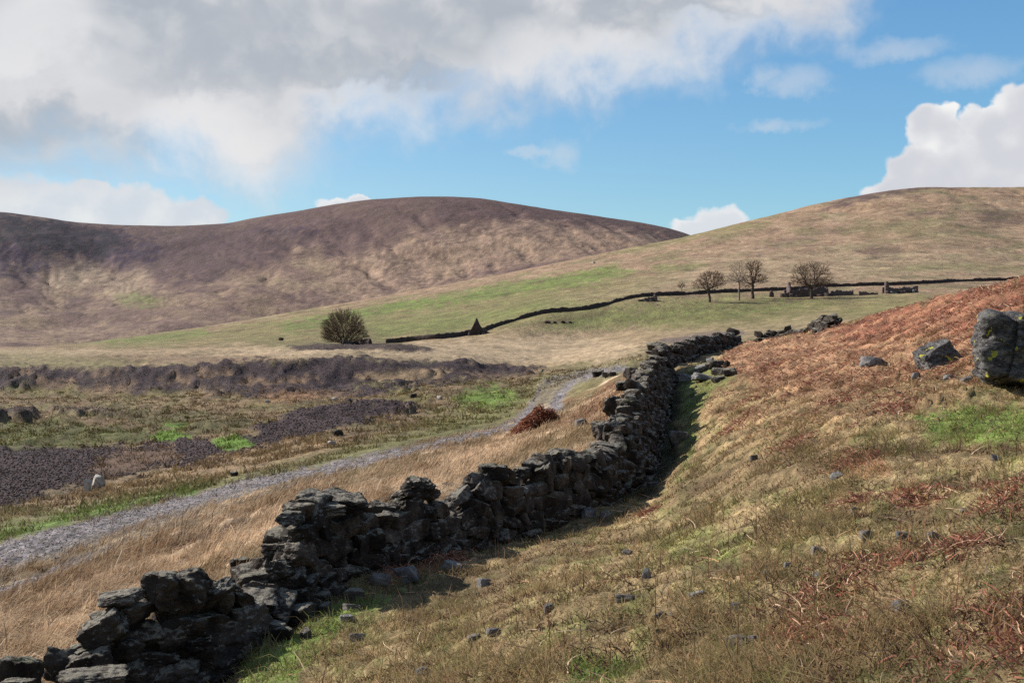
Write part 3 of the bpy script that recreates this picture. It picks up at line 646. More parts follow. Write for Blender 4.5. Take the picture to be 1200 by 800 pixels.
# ---------------------------------------------------------------- ruined dry-stone walls
def wall_path(pts, step=.1):
    """pts (u, v, d, height): world polyline along the foot of the wall"""
    P = np.array([((u-600)/F*d, d, (400-v)/F*d, h) for u, v, d, h in pts])
    s = np.concatenate([[0], np.cumsum(np.hypot(*np.diff(P[:, :2], axis=0).T))])
    t = np.arange(0, s[-1], step)
    return np.stack([pchip(s, P[:, k], t) for k in range(4)], -1), t
def build_wall(name, label, cat, pts, seed, nparts, capn='capstone', step=.1, thick=.62, sc=1., tall=None, batter=0.):
    rs = np.random.RandomState(seed)
    Q, t = wall_path(pts, step); L = t[-1]
    T = np.gradient(Q[:, :2], axis=0); T /= np.linalg.norm(T, axis=1)[:, None]
    N = np.stack([T[:, 1], -T[:, 0]], -1)                  # right-hand side = the side the viewpoint sees
    gz = gxy(Q[:, 0], Q[:, 1]); 
    root = empty(name, Vector((Q[len(Q)//2, 0], Q[len(Q)//2, 1], float(gz[len(Q)//2])))); tag(root, label, cat)
    def at(s):
        i = int(np.clip(s/step, 0, len(t)-1)); return Q[i], T[i], N[i], gz[i]
    stones = []                                            # (score, sub, size, rot, pos, cap)
    for side in (1, -1):
        h = 0; k = 0
        while h < 1.6:
            ch = rs.uniform(.13, .23)*sc
            s = rs.uniform(0, .3)
            while s < L:
                q, tt, nn, z0 = at(s)
                ln = rs.uniform(.22, .52)*sc*(1.15 if k < 2 else 1)
                H = q[3]*(1+.10*math.sin(s*2.3)+.07*math.sin(s*5.1+1))
                if h+ch*.6 < H and not (side < 0 and q[1] > 34 and k < 1):
                    off = side*(thick/2-.10-.16*h/max(H, .3))+rs.normal()*.025+(batter*max(0, 1-h/max(H, .3))*float(sstep(22, 26, q[1])*(1-sstep(44, 48, q[1]))) if side > 0 else 0)
                    big = rs.uniform() < .12
                    size = (ln*(1.12 if not big else 1.3), rs.uniform(.26, .40)*sc, ch*(1.22 if not big else 1.75))
                    p = (q[0]+nn[0]*off, q[1]+nn[1]*off, z0+h+ch*.45-.05+rs.normal()*.02)
                    top = h+ch*1.5 > H
                    rz = math.atan2(tt[1], tt[0])+rs.normal()*.16
                    rot = (rz, rs.normal()*(.32 if top else .13), rs.normal()*(.30 if top else .16))
                    stones.append(((size[0]*size[2])/q[1]**2*(1 if side > 0 or top else .15), q[1], size, rot, p, top, side))
                s += ln*.92
            h += ch; k += 1
    s = .1
    while s < L:                                           # tumbled-looking top course, set every way
        q, tt, nn, z0 = at(s); ln = rs.uniform(.26, .48)*sc
        if q[3] > .25 and rs.uniform() < (.86 if not (24 < q[1] < 46 and batter) else .45):
            up = rs.uniform() < .25
            size = (ln*.55, rs.uniform(.34, .5)*sc, ln*.75) if up else (ln*1.15, rs.uniform(.28, .44)*sc, rs.uniform(.12, .26)*sc)
            rot = (math.atan2(tt[1], tt[0])+rs.normal()*.35, rs.normal()*.16, rs.normal()*.16)
            p = (q[0]+rs.normal()*.06, q[1]+rs.normal()*.06, z0+q[3]+size[2]*.18)
            stones.append((size[0]*size[2]/q[1]**2*1.6, q[1], size, rot, p, True, 1))
        s += ln*rs.uniform(.8, 1.15)
    for e in (tall or []): stones.append((9, Q[0][1], *e, True, 1))
    stones.sort(key=lambda a: -a[0])
    rest_v, rest_f, rest_t, n = [], [], [], 0
    for i, (scr, d, size, rot, p, top, side) in enumerate(stones):
        p = np.array(p)
        if i < nparts:
            rock_obj(capn if top else 'walling_stone', Vector(p), size, rs, rot, 4 if d < 20 else 3, M_rock, root, rough=.07)
        else:
            sub = 3 if d < 19 and side > 0 else (2 if d < 40 else 1)
            v = rock_v(sub, size, rs, .06)@rotm(*rot).T+p-np.array(root.location)
            rest_v.append(v); rest_f.append(ICO[sub][1]+n); n += len(v); rest_t.append(np.full(len(v), rs.uniform()))
    if rest_v:
        o = mesh_np('walling_stones', np.vstack(rest_v), np.vstack(rest_f), M_rock, root, col=np.concatenate(rest_t), colname='tone')
        smooth_by(o, 38); o['kind'] = 'stuff'
    # packing behind the faces
    V, Fc = [], []
    for i in range(0, len(Q), 2):
        q = Q[i]; w = thick/2-.16; hh = max(q[3]-.16, .02)+.05*math.sin(i*.9)
        bt = batter*float(sstep(22, 26, q[1])*(1-sstep(44, 48, q[1])))
        for a, b in ((w+bt, -.3), (w*.9+bt*.5, hh*.5), (w*.62, hh), (-w*.62, hh), (-w*.9, hh*.5), (-w, -.3)):
            V.append((q[0]+N[i][0]*a, q[1]+N[i][1]*a, gz[i]+b))
    m = len(V)//6
    for i in range(m-1):
        for j in range(5): Fc.append((i*6+j, (i+1)*6+j, (i+1)*6+j+1, i*6+j+1))
    Fc += [(0, 1, 4, 5), (1, 2, 3, 4), tuple((m-1)*6+k for k in (5, 4, 1, 0)), tuple((m-1)*6+k for k in (4, 3, 2, 1))]
    V = np.array(V)-np.array(root.location)
    mesh_np('stone_packing', V, np.array(Fc), M_core, root)
    return root
WA = [(-70, 880, 9.6, .45), (20, 858, 10.0, .22), (78, 850, 10.3, .25), (92, 845, 10.5, .52), (120, 838, 10.7, .74), (165, 830, 11.0, 1.0), (215, 818, 11.2, 1.08), (250, 800, 11.5, .98), (272, 775, 11.8, .68), (285, 752, 12.1, .45)]
WB = [(312, 716, 12.3, .25), (328, 706, 12.9, .45), (338, 703, 13.2, .95), (372, 694, 14, 1.02), (405, 687, 14.6, 1.05), (425, 682, 15, .85), (445, 677, 15.4, .70), (462, 672, 15.8, .76), (484, 666, 16.3, 1.0), (500, 661, 16.6, .98), (512, 659, 17, .74), (528, 655, 17.4, .72), (560, 645, 18.2, 1.02), (580, 638, 18.8, 1.08), (598, 631, 19.2, .92), (630, 620, 20.2, 1.08), (655, 610, 21, 1.12), (680, 600, 21.8, .92), (700, 590, 22.8, 1.05), (722, 568, 25.3, 1.25), (738, 540, 29, 1.45), (751, 508, 34, 1.55), (765, 474, 41, 1.4), (777, 447, 47, 1.15)]
WD = [(779, 437, 48.5, .9), (788, 430, 50, .75), (800, 424, 53, .72), (830, 415, 60, .78), (862, 406, 66.5, .72)]
wa = build_wall('dry_stone_wall', 'dark ruined stub of stone walling at the lower left corner, ending at a tumbled gap', 'wall', WA, 3, 84, sc=1.0)
wb = build_wall('dry_stone_wall', 'long dark crumbling stone wall climbing from the gap up the middle of the slope', 'wall', WB, 5, 96, sc=1.0, batter=.42)
wd = build_wall('dry_stone_wall', 'low far end of the stone wall beyond the crest, beside the rusty bracken', 'wall', WD, 8, 40, sc=1.5)
# boulders that crown the walls
rs = np.random.RandomState(21)
def crown(u, v, d, w, h, label, mt=M_rock, rot=(0, 0, 0), dep=None, sub=4, name='stone', rough=.08, **kw):
    P = Vector(((u-600)/F*d, d, (400-v)/F*d)); sz = (w*d/F, dep or w*d/F*.85, h*d/F)
    o = rock_obj(name, P, sz, rs, rot, sub, mt, None, rough, **kw); tag(o, label, 'stone'); return o
crown(224, 689, 11.2, 46, 44, 'large rounded brown boulder on top of the wall stub at lower left', mt=M_rock, box=.72, planes=18, tone=.9)
crown(191, 687, 11.1, 42, 34, 'dark angular stone left of the rounded boulder on the wall stub')
crown(256, 700, 11.5, 38, 26, 'sloping dark stone right of the rounded boulder on the wall stub', rot=(0, 0, .4))
crown(140, 701, 10.8, 46, 15, 'thin grey slab jutting left near the top of the wall stub', rot=(.1, 0, -.12))
crown(122, 738, 10.6, 50, 34, 'grey topped block on the stepped left end of the wall stub', rot=(.2, 0, -.5))
crown(108, 775, 10.4, 46, 30, 'lichened block low on the left end of the wall stub', rot=(.1, 0, -.2))
crown(112, 794, 9.9, 74, 20, 'long flat pale topped slab lying below the wall stub', rot=(.1, 0, -.05), tone=1.)
crown(20, 790, 9.7, 50, 42, 'round lichened stone at the bottom left corner', box=.7, planes=18)
crown(22, 803, 9.4, 36, 18, 'yellow green mossy stone in front of the round corner stone')
crown(350, 612, 13.9, 30, 30, 'upright block leaning on the left end of the long wall', rot=(0, 0, .2), tone=.9)
crown(368, 597, 14.0, 66, 14, 'wide thin slab overhanging the left end of the long wall', rot=(.2, 0, -.04))
crown(406, 590, 14.4, 44, 18, 'stack of flat slabs on top of the long wall near its left end', rot=(.2, .2, .08))
crown(490, 573, 16.4, 38, 27, 'blocky stone perched highest on the long wall above a narrow neck', rough=.14, planes=20)
crown(478, 594, 16.3, 34, 20, 'tilted slab beneath the perched stone on the long wall', rot=(.3, 0, -.3))
crown(345, 628, 13.6, 40, 14, 'slab stepping out below the upright block at the left end of the long wall', rot=(.1, 0, -.2))
crown(333, 643, 13.3, 48, 20, 'thick dark slab jutting left low on the end of the long wall', rot=(.2, 0, -.12))
crown(306, 680, 12.8, 54, 22, 'long dark flat stone lying left of the end of the long wall', rot=(.35, 0, -.1), dep=.4)
crown(578, 556, 18.6, 34, 24, 'rounded stone on the long wall above the red bracken', planes=18)
crown(662, 541, 21.4, 46, 28, 'humped pale edged stone on the long wall where it turns uphill', planes=18, box=.7)
crown(640, 548, 20.6, 22, 26, 'squat stone left of the humped stone on the long wall')
crown(708, 505, 27.5, 28, 22, 'big square stone at the foot of the climbing stretch of wall', tone=.8)
crown(718, 480, 29.8, 22, 30, 'smooth brown block standing on the climbing stretch of wall', tone=.8)
crown(733, 452, 34.2, 22, 12, 'flat grey slab on the climbing stretch of wall')
crown(742, 438, 37, 20, 15, 'dark pointed stone on the climbing stretch of wall')
crown(772, 406, 47.5, 25, 11, 'smooth rounded boulder resting on the crest of the wall', box=.75, planes=22, rough=.03, tone=1.)
crown(770, 413, 47, 27, 4, 'thin flat slab under the rounded boulder on the crest of the wall', tone=.9)

# stones fallen from the walls: one thing each
def lay(u, v, w, h, label, mt=M_rock, rot=None, dmin=3, group=None, name='fallen_stone', sub=3, sink=.22, dep=None, cat='stone', flat=1., **kw):
    P = find(u, v, dmin, 900); d = P.y; sz = (w*d/F, (dep or w*.8)*d/F, h*d/F*1.25)
    o = rock_obj(name, Vector((P.x, P.y+sz[1]*.2, float(gxy(P.x, P.y+sz[1]*.2))+sz[2]*(.5-sink))), sz, rs, rot or (rs.uniform(-.6, .6), rs.normal()*.12, rs.normal()*.15), sub, mt, None, **kw)
    tag(o, label, cat, group); return o
tum = [(290,676,34,14),(316,690,26,14),(338,703,34,16),(352,690,22,12),(300,706,26,16),(322,717,30,14),(276,700,24,18),(262,716,30,20),(284,722,26,16),(304,730,30,18),(346,725,34,20),(372,702,30,12),(386,696,26,14),(366,713,22,12),(270,738,28,18),(294,748,24,14),(325,738,20,12),(398,682,18,12),(310,662,24,12),(258,690,28,14),(334,676,22,10),(280,662,20,10),(246,745,28,18),(380,716,14,8)]
for i, (u, v, w, h) in enumerate(tum):
    lay(u, v+h*.4, w*1.1, h*1.1, 'dark angular stone in the rubble between the wall stub and the long wall', group='rubble in the wall gap', dmin=8, flat=.7)
lay(303, 722, 44, 26, 'broad pale grey stone at the bottom of the rubble in the wall gap', tone=1.)
lay(413, 703, 26, 12, 'flat pale slab at the right edge of the rubble in the wall gap', tone=1.)
lay(330, 750, 22, 13, 'dark stone lying on green grass below the wall gap')
lay(358, 748, 12, 12, 'small upright stone on green grass right of the dark stone below the wall gap')
cres = [(812,425,22,8),(822,436,14,8),(838,432,20,9),(846,439,20,7),(857,440,16,8),(803,446,20,7),(826,446,26,7),(842,447,16,6),(832,425,8,6),(851,430,8,7)]
for i, (u, v, w, h) in enumerate(cres):
    if i == 0: lay(u-14, v, 20, 8, 'pale flat stone fallen just right of the rounded boulder on the wall crest', M_pale, dmin=38)
    else: lay(u, v, w, h, ('pale stone' if i in (1, 5, 6, 8) else 'dark stone')+' in the heap tumbled beside the wall crest', M_pale if i in (1, 5, 6, 8) else M_rock, dmin=36, group='stones tumbled at the wall crest')
SM = [
 (717,582,26,19,'pale slab propped at the foot of the slope right of the long wall',1),(690,607,16,15,'white grey stone just below the pale propped slab',1),(710,607,14,9,'small pale stone right of the white grey stone by the long wall',1),
 (766,569,14,5,'flat grey stone sunk in the slope above the pale propped slab',1),(848,515,26,19,'rounded dark grey stone lying at the shadowed foot of the climbing wall',0),(758,678,11,17,'small upright grey stone in the middle of the grassy slope',1),
 (735,705,27,9,'thin dark slab of stone low in the middle of the grass',0),(773,724,14,7,'grey stone right of the thin dark slab',1),(790,721,9,6,'little grey stone between the thin dark slab and the flat buried stone',1),
 (816,703,20,8,'flat grey stone buried in the middle of the slope',1),(772,742,9,6,'tiny pale stone below the thin dark slab',1),(861,714,10,9,'small grey stone beside bleached bracken stems',1),(642,718,12,14,'small pointed stone half hidden left of the thin dark slab',0),
 (866,758,30,17,'wide rough stone sunk in the grass near the bottom edge',0),(885,752,14,9,'bluish stone against the wide sunken rough stone',1),(923,666,9,8,'tiny white blue stone in the grass right of centre',1),
 (898,673,10,6,'pale flat pebble near the tiny white blue stone',1),(959,650,15,11,'slate blue stone in the grass right of centre',0),(959,680,13,10,'grey white stone below the slate blue stone',1),(1057,716,22,17,'rounded pale blue grey stone low on the right of the slope',1),
 (1093,636,15,11,'bright grey stone near the right of the slope',1),(1058,630,15,8,'flat grey stone left of the bright grey stone',1),(1016,632,16,12,'brown grey stone left of the flat grey stone',0),(981,562,14,8,'pale stone beside the red bracken on the upper slope',1),
 (884,539,9,8,'dark little stone on the upper slope above the brown heather',0),(1168,541,12,11,'grey stone at the lower edge of the bright green turf',1),(965,722,13,8,'pale flat stone left of the rounded pale blue grey stone',1),(1159,714,16,8,'mauve grey stone near the lower right bracken',0),
 (1002,603,9,8,'small round stone above the brown grey stone',1),(475,684,38,21,'pointed grey slab sticking out of the bank in front of the red bracken',1),(445,684,27,13,'dark flat stone left of the pointed slab',0),(412,716,20,9,'grey stone in green grass right of the wall gap',0),
 (405,728,16,8,'grey oblong stone just below the grey stone in green grass',1),(420,752,22,11,'dark stone low on the slope right of the wall gap',0),(531,668,26,10,'flat pale stone right of the red bracken at the wall foot',1),(567,686,15,11,'pale grey stone on the brown bank right of the red bracken',1),
 (578,744,16,9,'grey stone low on the slope left of centre',1),(556,750,18,6,'dark splinter of stone beside the grey stone low on the slope',0),(1023,428,24,12,'pale flat rock face among the bracken left of the grey outcrop',1),(1075,445,11,11,'little grey rock on a green spot below the grey outcrop',1),
 (1134,449,14,12,'bluish stone between the outcrop and the great boulder',0),(1112,444,12,6,'flat light stone left of the bluish stone near the great boulder',1),(680,499,16,10,'pale boulder in grass just beyond the climbing wall',1),(735,650,12,7,'tiny dark stone on the slope below the pale slab',0),(497,790,18,10,'grey stone at the bottom edge left of centre',1),(1130,600,9,6,'tiny pale stone right of the bracken litter',1),(1040,742,10,7,'pale pebble under the rounded pale blue grey stone',1)]
for (u, v, w, h, lab, pale) in SM:
    dm = 36 if u == 680 else 3
    if u == 848: u, v = 797, 519
    lay(u, v, w*.9, h*.9, lab, M_pale if pale else M_mid, dmin=dm, name='field_stone', sink=.38)
# rocks far down in the valley
for (u, v, w, h, lab, pale) in [(515,468,6,4,'white stone on the grass near the end of the dark slate waste',1),(392,470,7,4,'white stone at the middle of the slate waste',1),(388,521,9,4,'pale stone beyond the track below the slate waste',1),
   (484,466,8,4,'dark rock on the verge under the slate waste',0),(313,472,5,3,'white pebble on the valley floor left of centre',1),(274,558,8,5,'dark clod of rock by the far verge of the track',0),(395,511,12,6,'dark rock heap beside the valley grass',0),(696,294,3,2,'white speck of stone high on the shoulder below the dark fell',1)]:
    lay(u, v, w, h, lab, M_white if pale else M_rock, dmin=44 if v > 300 else 800, name='field_stone', sub=2, sink=.15)
lay(114, 573, 14, 15, 'rounded whitish boulder on the moor left of the track, touching a narrow pale stone', M_white, dmin=45, name='boulder', sink=.12, box=.75, planes=20, tone=1.)
lay(102, 575, 7, 12, 'narrow pale stone leaning on the left of the whitish boulder on the moor', M_white, dmin=45, name='field_stone', sink=.1)
for (u, v, w, h) in [(701,441,13,7),(712,442,12,5),(718,440,8,4)]:
    lay(u, v, w, h, {701: 'leftmost and widest of the three dark stones left of the wall crest', 712: 'middle one of the three dark stones left of the wall crest', 718: 'smallest and rightmost of the three dark stones left of the wall crest'}[u], M_rock, dmin=52, name='field_stone', group='dark stones by the wall crest')
build_wall('tumbled_wall', 'broken row of dark stones along the top edge of the bracken', 'wall', [(884, 404, 60, .22), (900, 399, 60.5, .3), (925, 393, 60, .26), (945, 389, 58, .12), (950, 388, 57.5, .3), (980, 383, 55, .42)], 17, 22, sc=1.15)
build_wall('tumbled_wall', 'grey tumbled stones right of the broken row above the bracken', 'wall', [(962, 387, 53, .3), (972, 385, 52, .35), (984, 383, 51, .25)], 18, 12, sc=1.1)

# great boulder and outcrop on the right
def big_rock(u, v, w, h, dd, label, seed, rot, sink, cut=None, name='boulder', mt=M_bould, **kw):
    P = find(u, v, 6, 60); d = P.y; r_ = np.random.RandomState(seed); sz = np.array((w*d/F, dd, h*d/F))
    vv = rock_v(5, sz, r_, .06, **kw)
    q = vv/sz[2]
    vv = vv*(1+.045*fbm(q[:, 0]*5, q[:, 1]*5, q[:, 2]*9, 4, .6)[:, None])
    if cut is not None:
        a, b, wd_, dp = cut                       # a deep cleft: x = a + b z
        xx = q[:, 0]-(a+b*q[:, 2])-.05*fbm(q[:, 2]*3, q[:, 1]*2, 0., 3)
        vv = vv*(1-dp*np.exp(-(xx/wd_)**2)*(q[:, 1] < .15))[:, None]
    vv = vv@rotm(*rot).T
    o = mesh_np(name, vv, ICO[5][1], mt, smooth=True); smooth_by(o, 45)
    o.location = (P.x, P.y+dd*.25, P.z+sz[2]*(.5-sink)); tag(o, label, 'boulder'); return o
big_rock(1228, 456, 142, 92, 1.5, 'great grey boulder with yellow lichen and a deep cleft at the right edge', 4, (0, 0, 0), .03, cut=(-.52, .22, .035, .16), box=.52, planes=4, sharp=.03)
big_rock(1101, 426, 38, 32, .7, 'grey outcrop with a pale tilted face among the bracken left of the great boulder', 9, (.2, 0, -.25), .28, name='rock_outcrop', box=.6, planes=6)

# ---------------------------------------------------------------- far walls
def far_wall(name, label, pts, h, thick, seed, step=.6, material=None, cope=.10, holes=None):
    r_ = np.random.RandomState(seed); P = []
    for (u, v, dm) in pts:
        p = find(u, v, dm, 900); P.append(p)
    P = np.array(P); s = np.concatenate([[0], np.cumsum(np.hypot(*np.diff(P[:, :2], axis=0).T))])
    t = np.arange(0, s[-1], step); X = pchip(s, P[:, 0], t); Y = pchip(s, P[:, 1], t)
    T = np.stack([np.gradient(X), np.gradient(Y)], -1); T /= np.linalg.norm(T, axis=1)[:, None]; N = np.stack([T[:, 1], -T[:, 0]], -1)
    Z = gxy(X, Y); m = len(t); V = []
    hv = h*(1+.18*fbm(t/3., seed+.5, 0., 4, .7)-.35*sstep(.25, .5, fbm(t/14., seed+9.5, 0., 2)))
    for i in range(m):
        j = r_.normal(size=4)*.05
        hh = hv[i]+r_.normal()*cope*.5
        for a, b in ((thick/2+.06, -.5), (thick/2+j[0], hh*.45), (thick*.32, hh-.03), (-thick*.32, hh+j[3]), (-thick/2+j[1], hh*.45), (-thick/2-.06, -.5)):
            V.append((X[i]+N[i, 0]*a, Y[i]+N[i, 1]*a, Z[i]+b))
    Fc = []
    for i in range(m-1):
        for k in range(5): Fc.append((i*6+k, (i+1)*6+k, (i+1)*6+k+1, i*6+k+1))
    Fc += [(0, 1, 4, 5), (1, 2, 3, 4), tuple((m-1)*6+k for k in (5, 4, 1, 0)), tuple((m-1)*6+k for k in (4, 3, 2, 1))]
    o = mesh_np(name, np.array(V), np.array(Fc), material or M_far); tag(o, label, 'wall'); return o
far_wall('field_wall', 'long dark field wall curving up and right across the hillside behind the ruins',
   [(452,402,285),(480,400,288),(510,397,292),(545,393,300),(566,389,310),(580,383.5,315),(600,377,322),(630,369,330),(655,365.5,338),(680,363.5,345),(700,360,350),(722,354,358),(745,349,366),(780,346.5,372),(820,344.5,378),(860,342.5,384),(900,341,392),(925,340,398),(960,336.5,405),(1000,335.5,412),(1050,334,425),(1100,331.5,435),(1150,329.5,445),(1215,327,455),(1290,322,460)], 1.25, .65, 3)
far_wall('low_wall', 'short low wall stub at the right foot of the bushy tree', [(403,404,240),(420,403.5,240),(434,403,240)], 1.1, .7, 5)
M_heap = M_ruin

def ruin(name, label, u, v, dm, parts_, cat='ruin', rz=0., material=None):
    """parts_: (part name, x0, y0, x1, y1, [(t, height)...], thickness) in metres from the foot"""
    base = find(u, v, dm, 700); root = empty(name, base); root.rotation_euler.z = rz; tag(root, label, cat)
    r_ = np.random.RandomState(int(u))
    for (pn_, x0, y0, x1, y1, prof, th) in parts_:
        L = math.hypot(x1-x0, y1-y0); n = max(int(L/.3), 3); ux, uy = (x1-x0)/L, (y1-y0)/L; nx, ny = uy, -ux
        V = []; pt = np.array(prof, float)
        for i in range(n+1):
            t = i/n; x, y = x0+ux*L*t, y0+uy*L*t
            wx, wy = base.x+x*math.cos(rz)-y*math.sin(rz), base.y+x*math.sin(rz)+y*math.cos(rz)
            gz_ = float(gxy(wx, wy))-base.z; hh = float(np.interp(t, pt[:, 0], pt[:, 1]))+r_.normal()*.14
            for a, b in ((th/2, -.5), (th/2+r_.normal()*.03, hh*.5), (th/2-.05, hh), (-th/2+.05, hh+r_.normal()*.05), (-th/2, hh*.5), (-th/2, -.5)):
                V.append((x+nx*a, y+ny*a, gz_+b))
        Fc = []
        for i in range(n):
            for k in range(5): Fc.append((i*6+k, (i+1)*6+k, (i+1)*6+k+1, i*6+k+1))
        Fc += [(0, 1, 4, 5), (1, 2, 3, 4), tuple(n*6+k for k in (5, 4, 1, 0)), tuple(n*6+k for k in (4, 3, 2, 1))]
        mesh_np(pn_, np.array(V), np.array(Fc), material or M_ruin, root)
    return root, base
def heap_on(root, base, lst, mt=None, name='rubble_stone'):
    r_ = np.random.RandomState(5)
    for (x, y, w, h) in lst:
        z = float(gxy(base.x+x, base.y+y))
        rock_obj(name, Vector((base.x+x, base.y+y, z+h*.3)), (w, w*.8, h), r_, (r_.uniform(0, 3), 0, 0), 2, mt or M_ruin, root, .08)
# gable with chimney stub by the far wall
G = [(0, .7), (.06, 1.2), (.25, 2.5), (.42, 3.9), (.455, 4.55), (.54, 4.6), (.56, 4.1), (.68, 2.9), (.9, 1.2), (1, .8)]
rt, bs_ = ruin('ruined_gable', 'small pointed gable end of a ruined cottage beside the curving field wall', 559, 392.5, 280, [
  ('gable_wall', -2.4, 0, 2.2, .4, G, .65), ('side_wall', -2.2, .3, -1.6, 3.2, [(0, 1.1), (.4, .9), (1, .5)], .6), ('side_wall', 2.0, .8, 2.6, 3.4, [(0, 1.3), (.5, 1.0), (1, .6)], .6)], rz=0, material=M_far)
heap_on(rt, bs_, [(-2.1, -.6, .8, .6), (.6, -.8, .7, .5), (1.8, -.5, .9, .7), (2.9, 0, .7, .5)])
# farmstead ruins
rt, bs_ = ruin('ruined_farmhouse', 'long roofless ruined farmhouse with a stub of gable left of the round tree', 948, 347.5, 330, [
  ('front_wall', -8.6, 0, 6.8, 1.2, [(0, .9), (.04, 1.3), (.13, 1.8), (.16, 2.2), (.34, 2.1), (.36, 2.5), (.52, 2.5), (.6, 2.0), (.66, 2.2), (.80, 3.1), (.86, 3.3), (.93, 2.4), (1, 1.0)], .8),
  ('rear_wall', -7, 5.2, 7, 6, [(0, 2.1), (.3, 1.6), (.5, 2.2), (.8, 2.6), (1, 1.3)], .7),
  ('gable_wall', -6.2, -.5, -5.8, 5.4, [(0, 2.4), (.3, 3.9), (.5, 5.0), (.7, 3.7), (1, 2.4)], .9),
  ('end_wall', 6.4, 1.2, 6.6, 5.8, [(0, 2.2), (.5, 2.9), (1, 1.8)], .8)])
heap_on(rt, bs_, [(-8.9, -.3, 1.4, 1.5), (-8, -.6, 1.5, 1.2), (-4.5, -.9, 1.6, .9), (3, -.9, 1.8, .9), (5.6, -.6, 1.6, 1.2), (7.3, 0, 1.4, 1.1), (-6, -.8, 1.2, 1.6)])
rt, bs_ = ruin('ruined_outbuilding', 'low broken walls of an outbuilding just right of the ruined farmhouse', 994, 346, 335, [
  ('front_wall', -5.2, 0, 1.6, .4, [(0, 1.0), (.2, 1.8), (.5, 1.5), (.8, 1.3), (1, 1.4)], .7), ('rear_wall', -5, 3.6, 2, 4, [(0, 1.3), (1, .9)], .7), ('end_wall', 1.5, .3, 1.7, 3.8, [(0, 1.5), (1, 1.1)], .7)])
rt, bs_ = ruin('tumbled_wall', 'low tumbled line of walling between the outbuilding and the tall pier', 1017, 345.5, 335, [
  ('walling', -3.0, 0, 3.4, .5, [(0, 1.2), (.2, 1.1), (.5, .75), (.8, .65), (1, .4)], .7)], cat='wall')
rt, bs_ = ruin('ruined_barn', 'ruined barn with a tall pier and pale stones, farthest right of the ruins', 1058, 343.5, 345, [
  ('pier', -5.9, 0, -4.7, .3, [(0, 3.7), (.5, 4.1), (1, 3.6)], 1.0),
  ('front_wall', -4.6, .1, 5.2, 1.2, [(0, 2.0), (.15, 1.9), (.35, 1.6), (.6, 2.0), (.75, 1.6), (.86, 2.1), (1, 2.3)], .7),
  ('rear_wall', -5.6, 4.0, 5, 5.2, [(0, 2.0), (.4, 1.5), (1, 1.8)], .7), ('end_wall', 5.1, 1.2, 5.3, 5, [(0, 2.3), (1, 1.8)], .9)])
heap_on(rt, bs_, [(-3.9, -.8, 1.3, .9), (-2.6, -.9, 1.1, .7), (3.6, -.1, 1.1, 1.4)], M_pale)
heap_on(rt, bs_, [(-5.2, -.5, 1.4, 1.2), (4.8, .4, 1.3, 1.6), (.5, -.3, 1.4, 1.2), (-.9, -.4, 1.5, 1.0)])
rt, bs_ = ruin('ruined_hut', 'broken stump of a hut beside the wall left of the small round tree', 762, 353, 330, [
  ('front_wall', -3.2, 0, 1.2, .2, [(0, .3), (.3, .9), (.6, 1.0), (1, 1.6)], .7), ('corner_post', 1.2, 0, 2.1, .1, [(0, 2.2), (.6, 2.4), (1, 1.6)], .8), ('side_wall', 2, .2, 2.3, 2.6, [(0, 1.4), (1, .7)], .6)])
heap_on(rt, bs_, [(-3.2, -.4, 1.5, .8), (-1.6, -.5, 1.3, .8), (.2, -.4, 1.2, .8)])
rt, bs_ = ruin('stone_gatepost', 'single squat stone post standing between the trees and the ruined farmhouse', 904, 348, 330, [('shaft', -.75, 0, .75, .1, [(0, 1.5), (.3, 2.0), (.7, 2.0), (1, 1.5)], .9)], cat='gatepost')
for k, (u, v, w, h) in enumerate([(642,378,9,4),(650,378,6,3),(660,377.5,7,3),(668,377.5,6,3)]):
    lay(u, v+1, w*.8, h*.6, ['leftmost and largest dark stone in the scatter below the curving field wall', 'second dark stone from the left in the scatter below the field wall', 'third dark stone from the left in the scatter below the field wall', 'rightmost dark stone in the scatter below the curving field wall'][k], M_far, dmin=300, name='fallen_stone', group='scatter below the field wall', sub=2, sink=.1)
lay(329, 399, 5, 3, 'lone dark rock on the pasture left of the bushy tree', M_far, dmin=280, name='field_stone', sub=2, sink=.1)

# ---------------------------------------------------------------- leafless trees
def tube_set():
    return {'V': [], 'F': [], 'n': 0}
def seg(ts, a, b, ra, rb, k):
    d = np.array(b)-np.array(a); L = np.linalg.norm(d); d = d/max(L, 1e-6)
    x = np.cross(d, (0, 0, 1) if abs(d[2]) < .9 else (1, 0, 0)); x /= np.linalg.norm(x); y = np.cross(d, x)
    an = np.arange(k)*2*math.pi/k; ring = np.cos(an)[:, None]*x+np.sin(an)[:, None]*y
    ts['V'].append(np.array(a)+ring*ra); ts['V'].append(np.array(b)+ring*rb); n = ts['n']
    i = np.arange(k); j = (i+1) % k
    ts['F'].append(np.stack([n+i, n+j, n+k+j, n+k+i], -1)); ts['n'] += 2*k
def limb(ts, a, b, d0, ra, rb, k, rs_, wig, n=4):
    """a crooked limb from a to b that leaves a in direction d0; returns its end direction"""
    a = np.array(a, float); b = np.array(b, float); L = np.linalg.norm(b-a); c = a+np.array(d0)*L*.45
    p = a; last = np.array(d0)
    for i in range(1, n+1):
        t = i/n; q = (1-t)**2*a+2*t*(1-t)*c+t*t*b
        if i < n: q = q+rs_.normal(size=3)*L*wig
        seg(ts, p, q, ra+(rb-ra)*(i-1)/n, ra+(rb-ra)*t, k); last = q-p; p = q
    return last/max(np.linalg.norm(last), 1e-6)
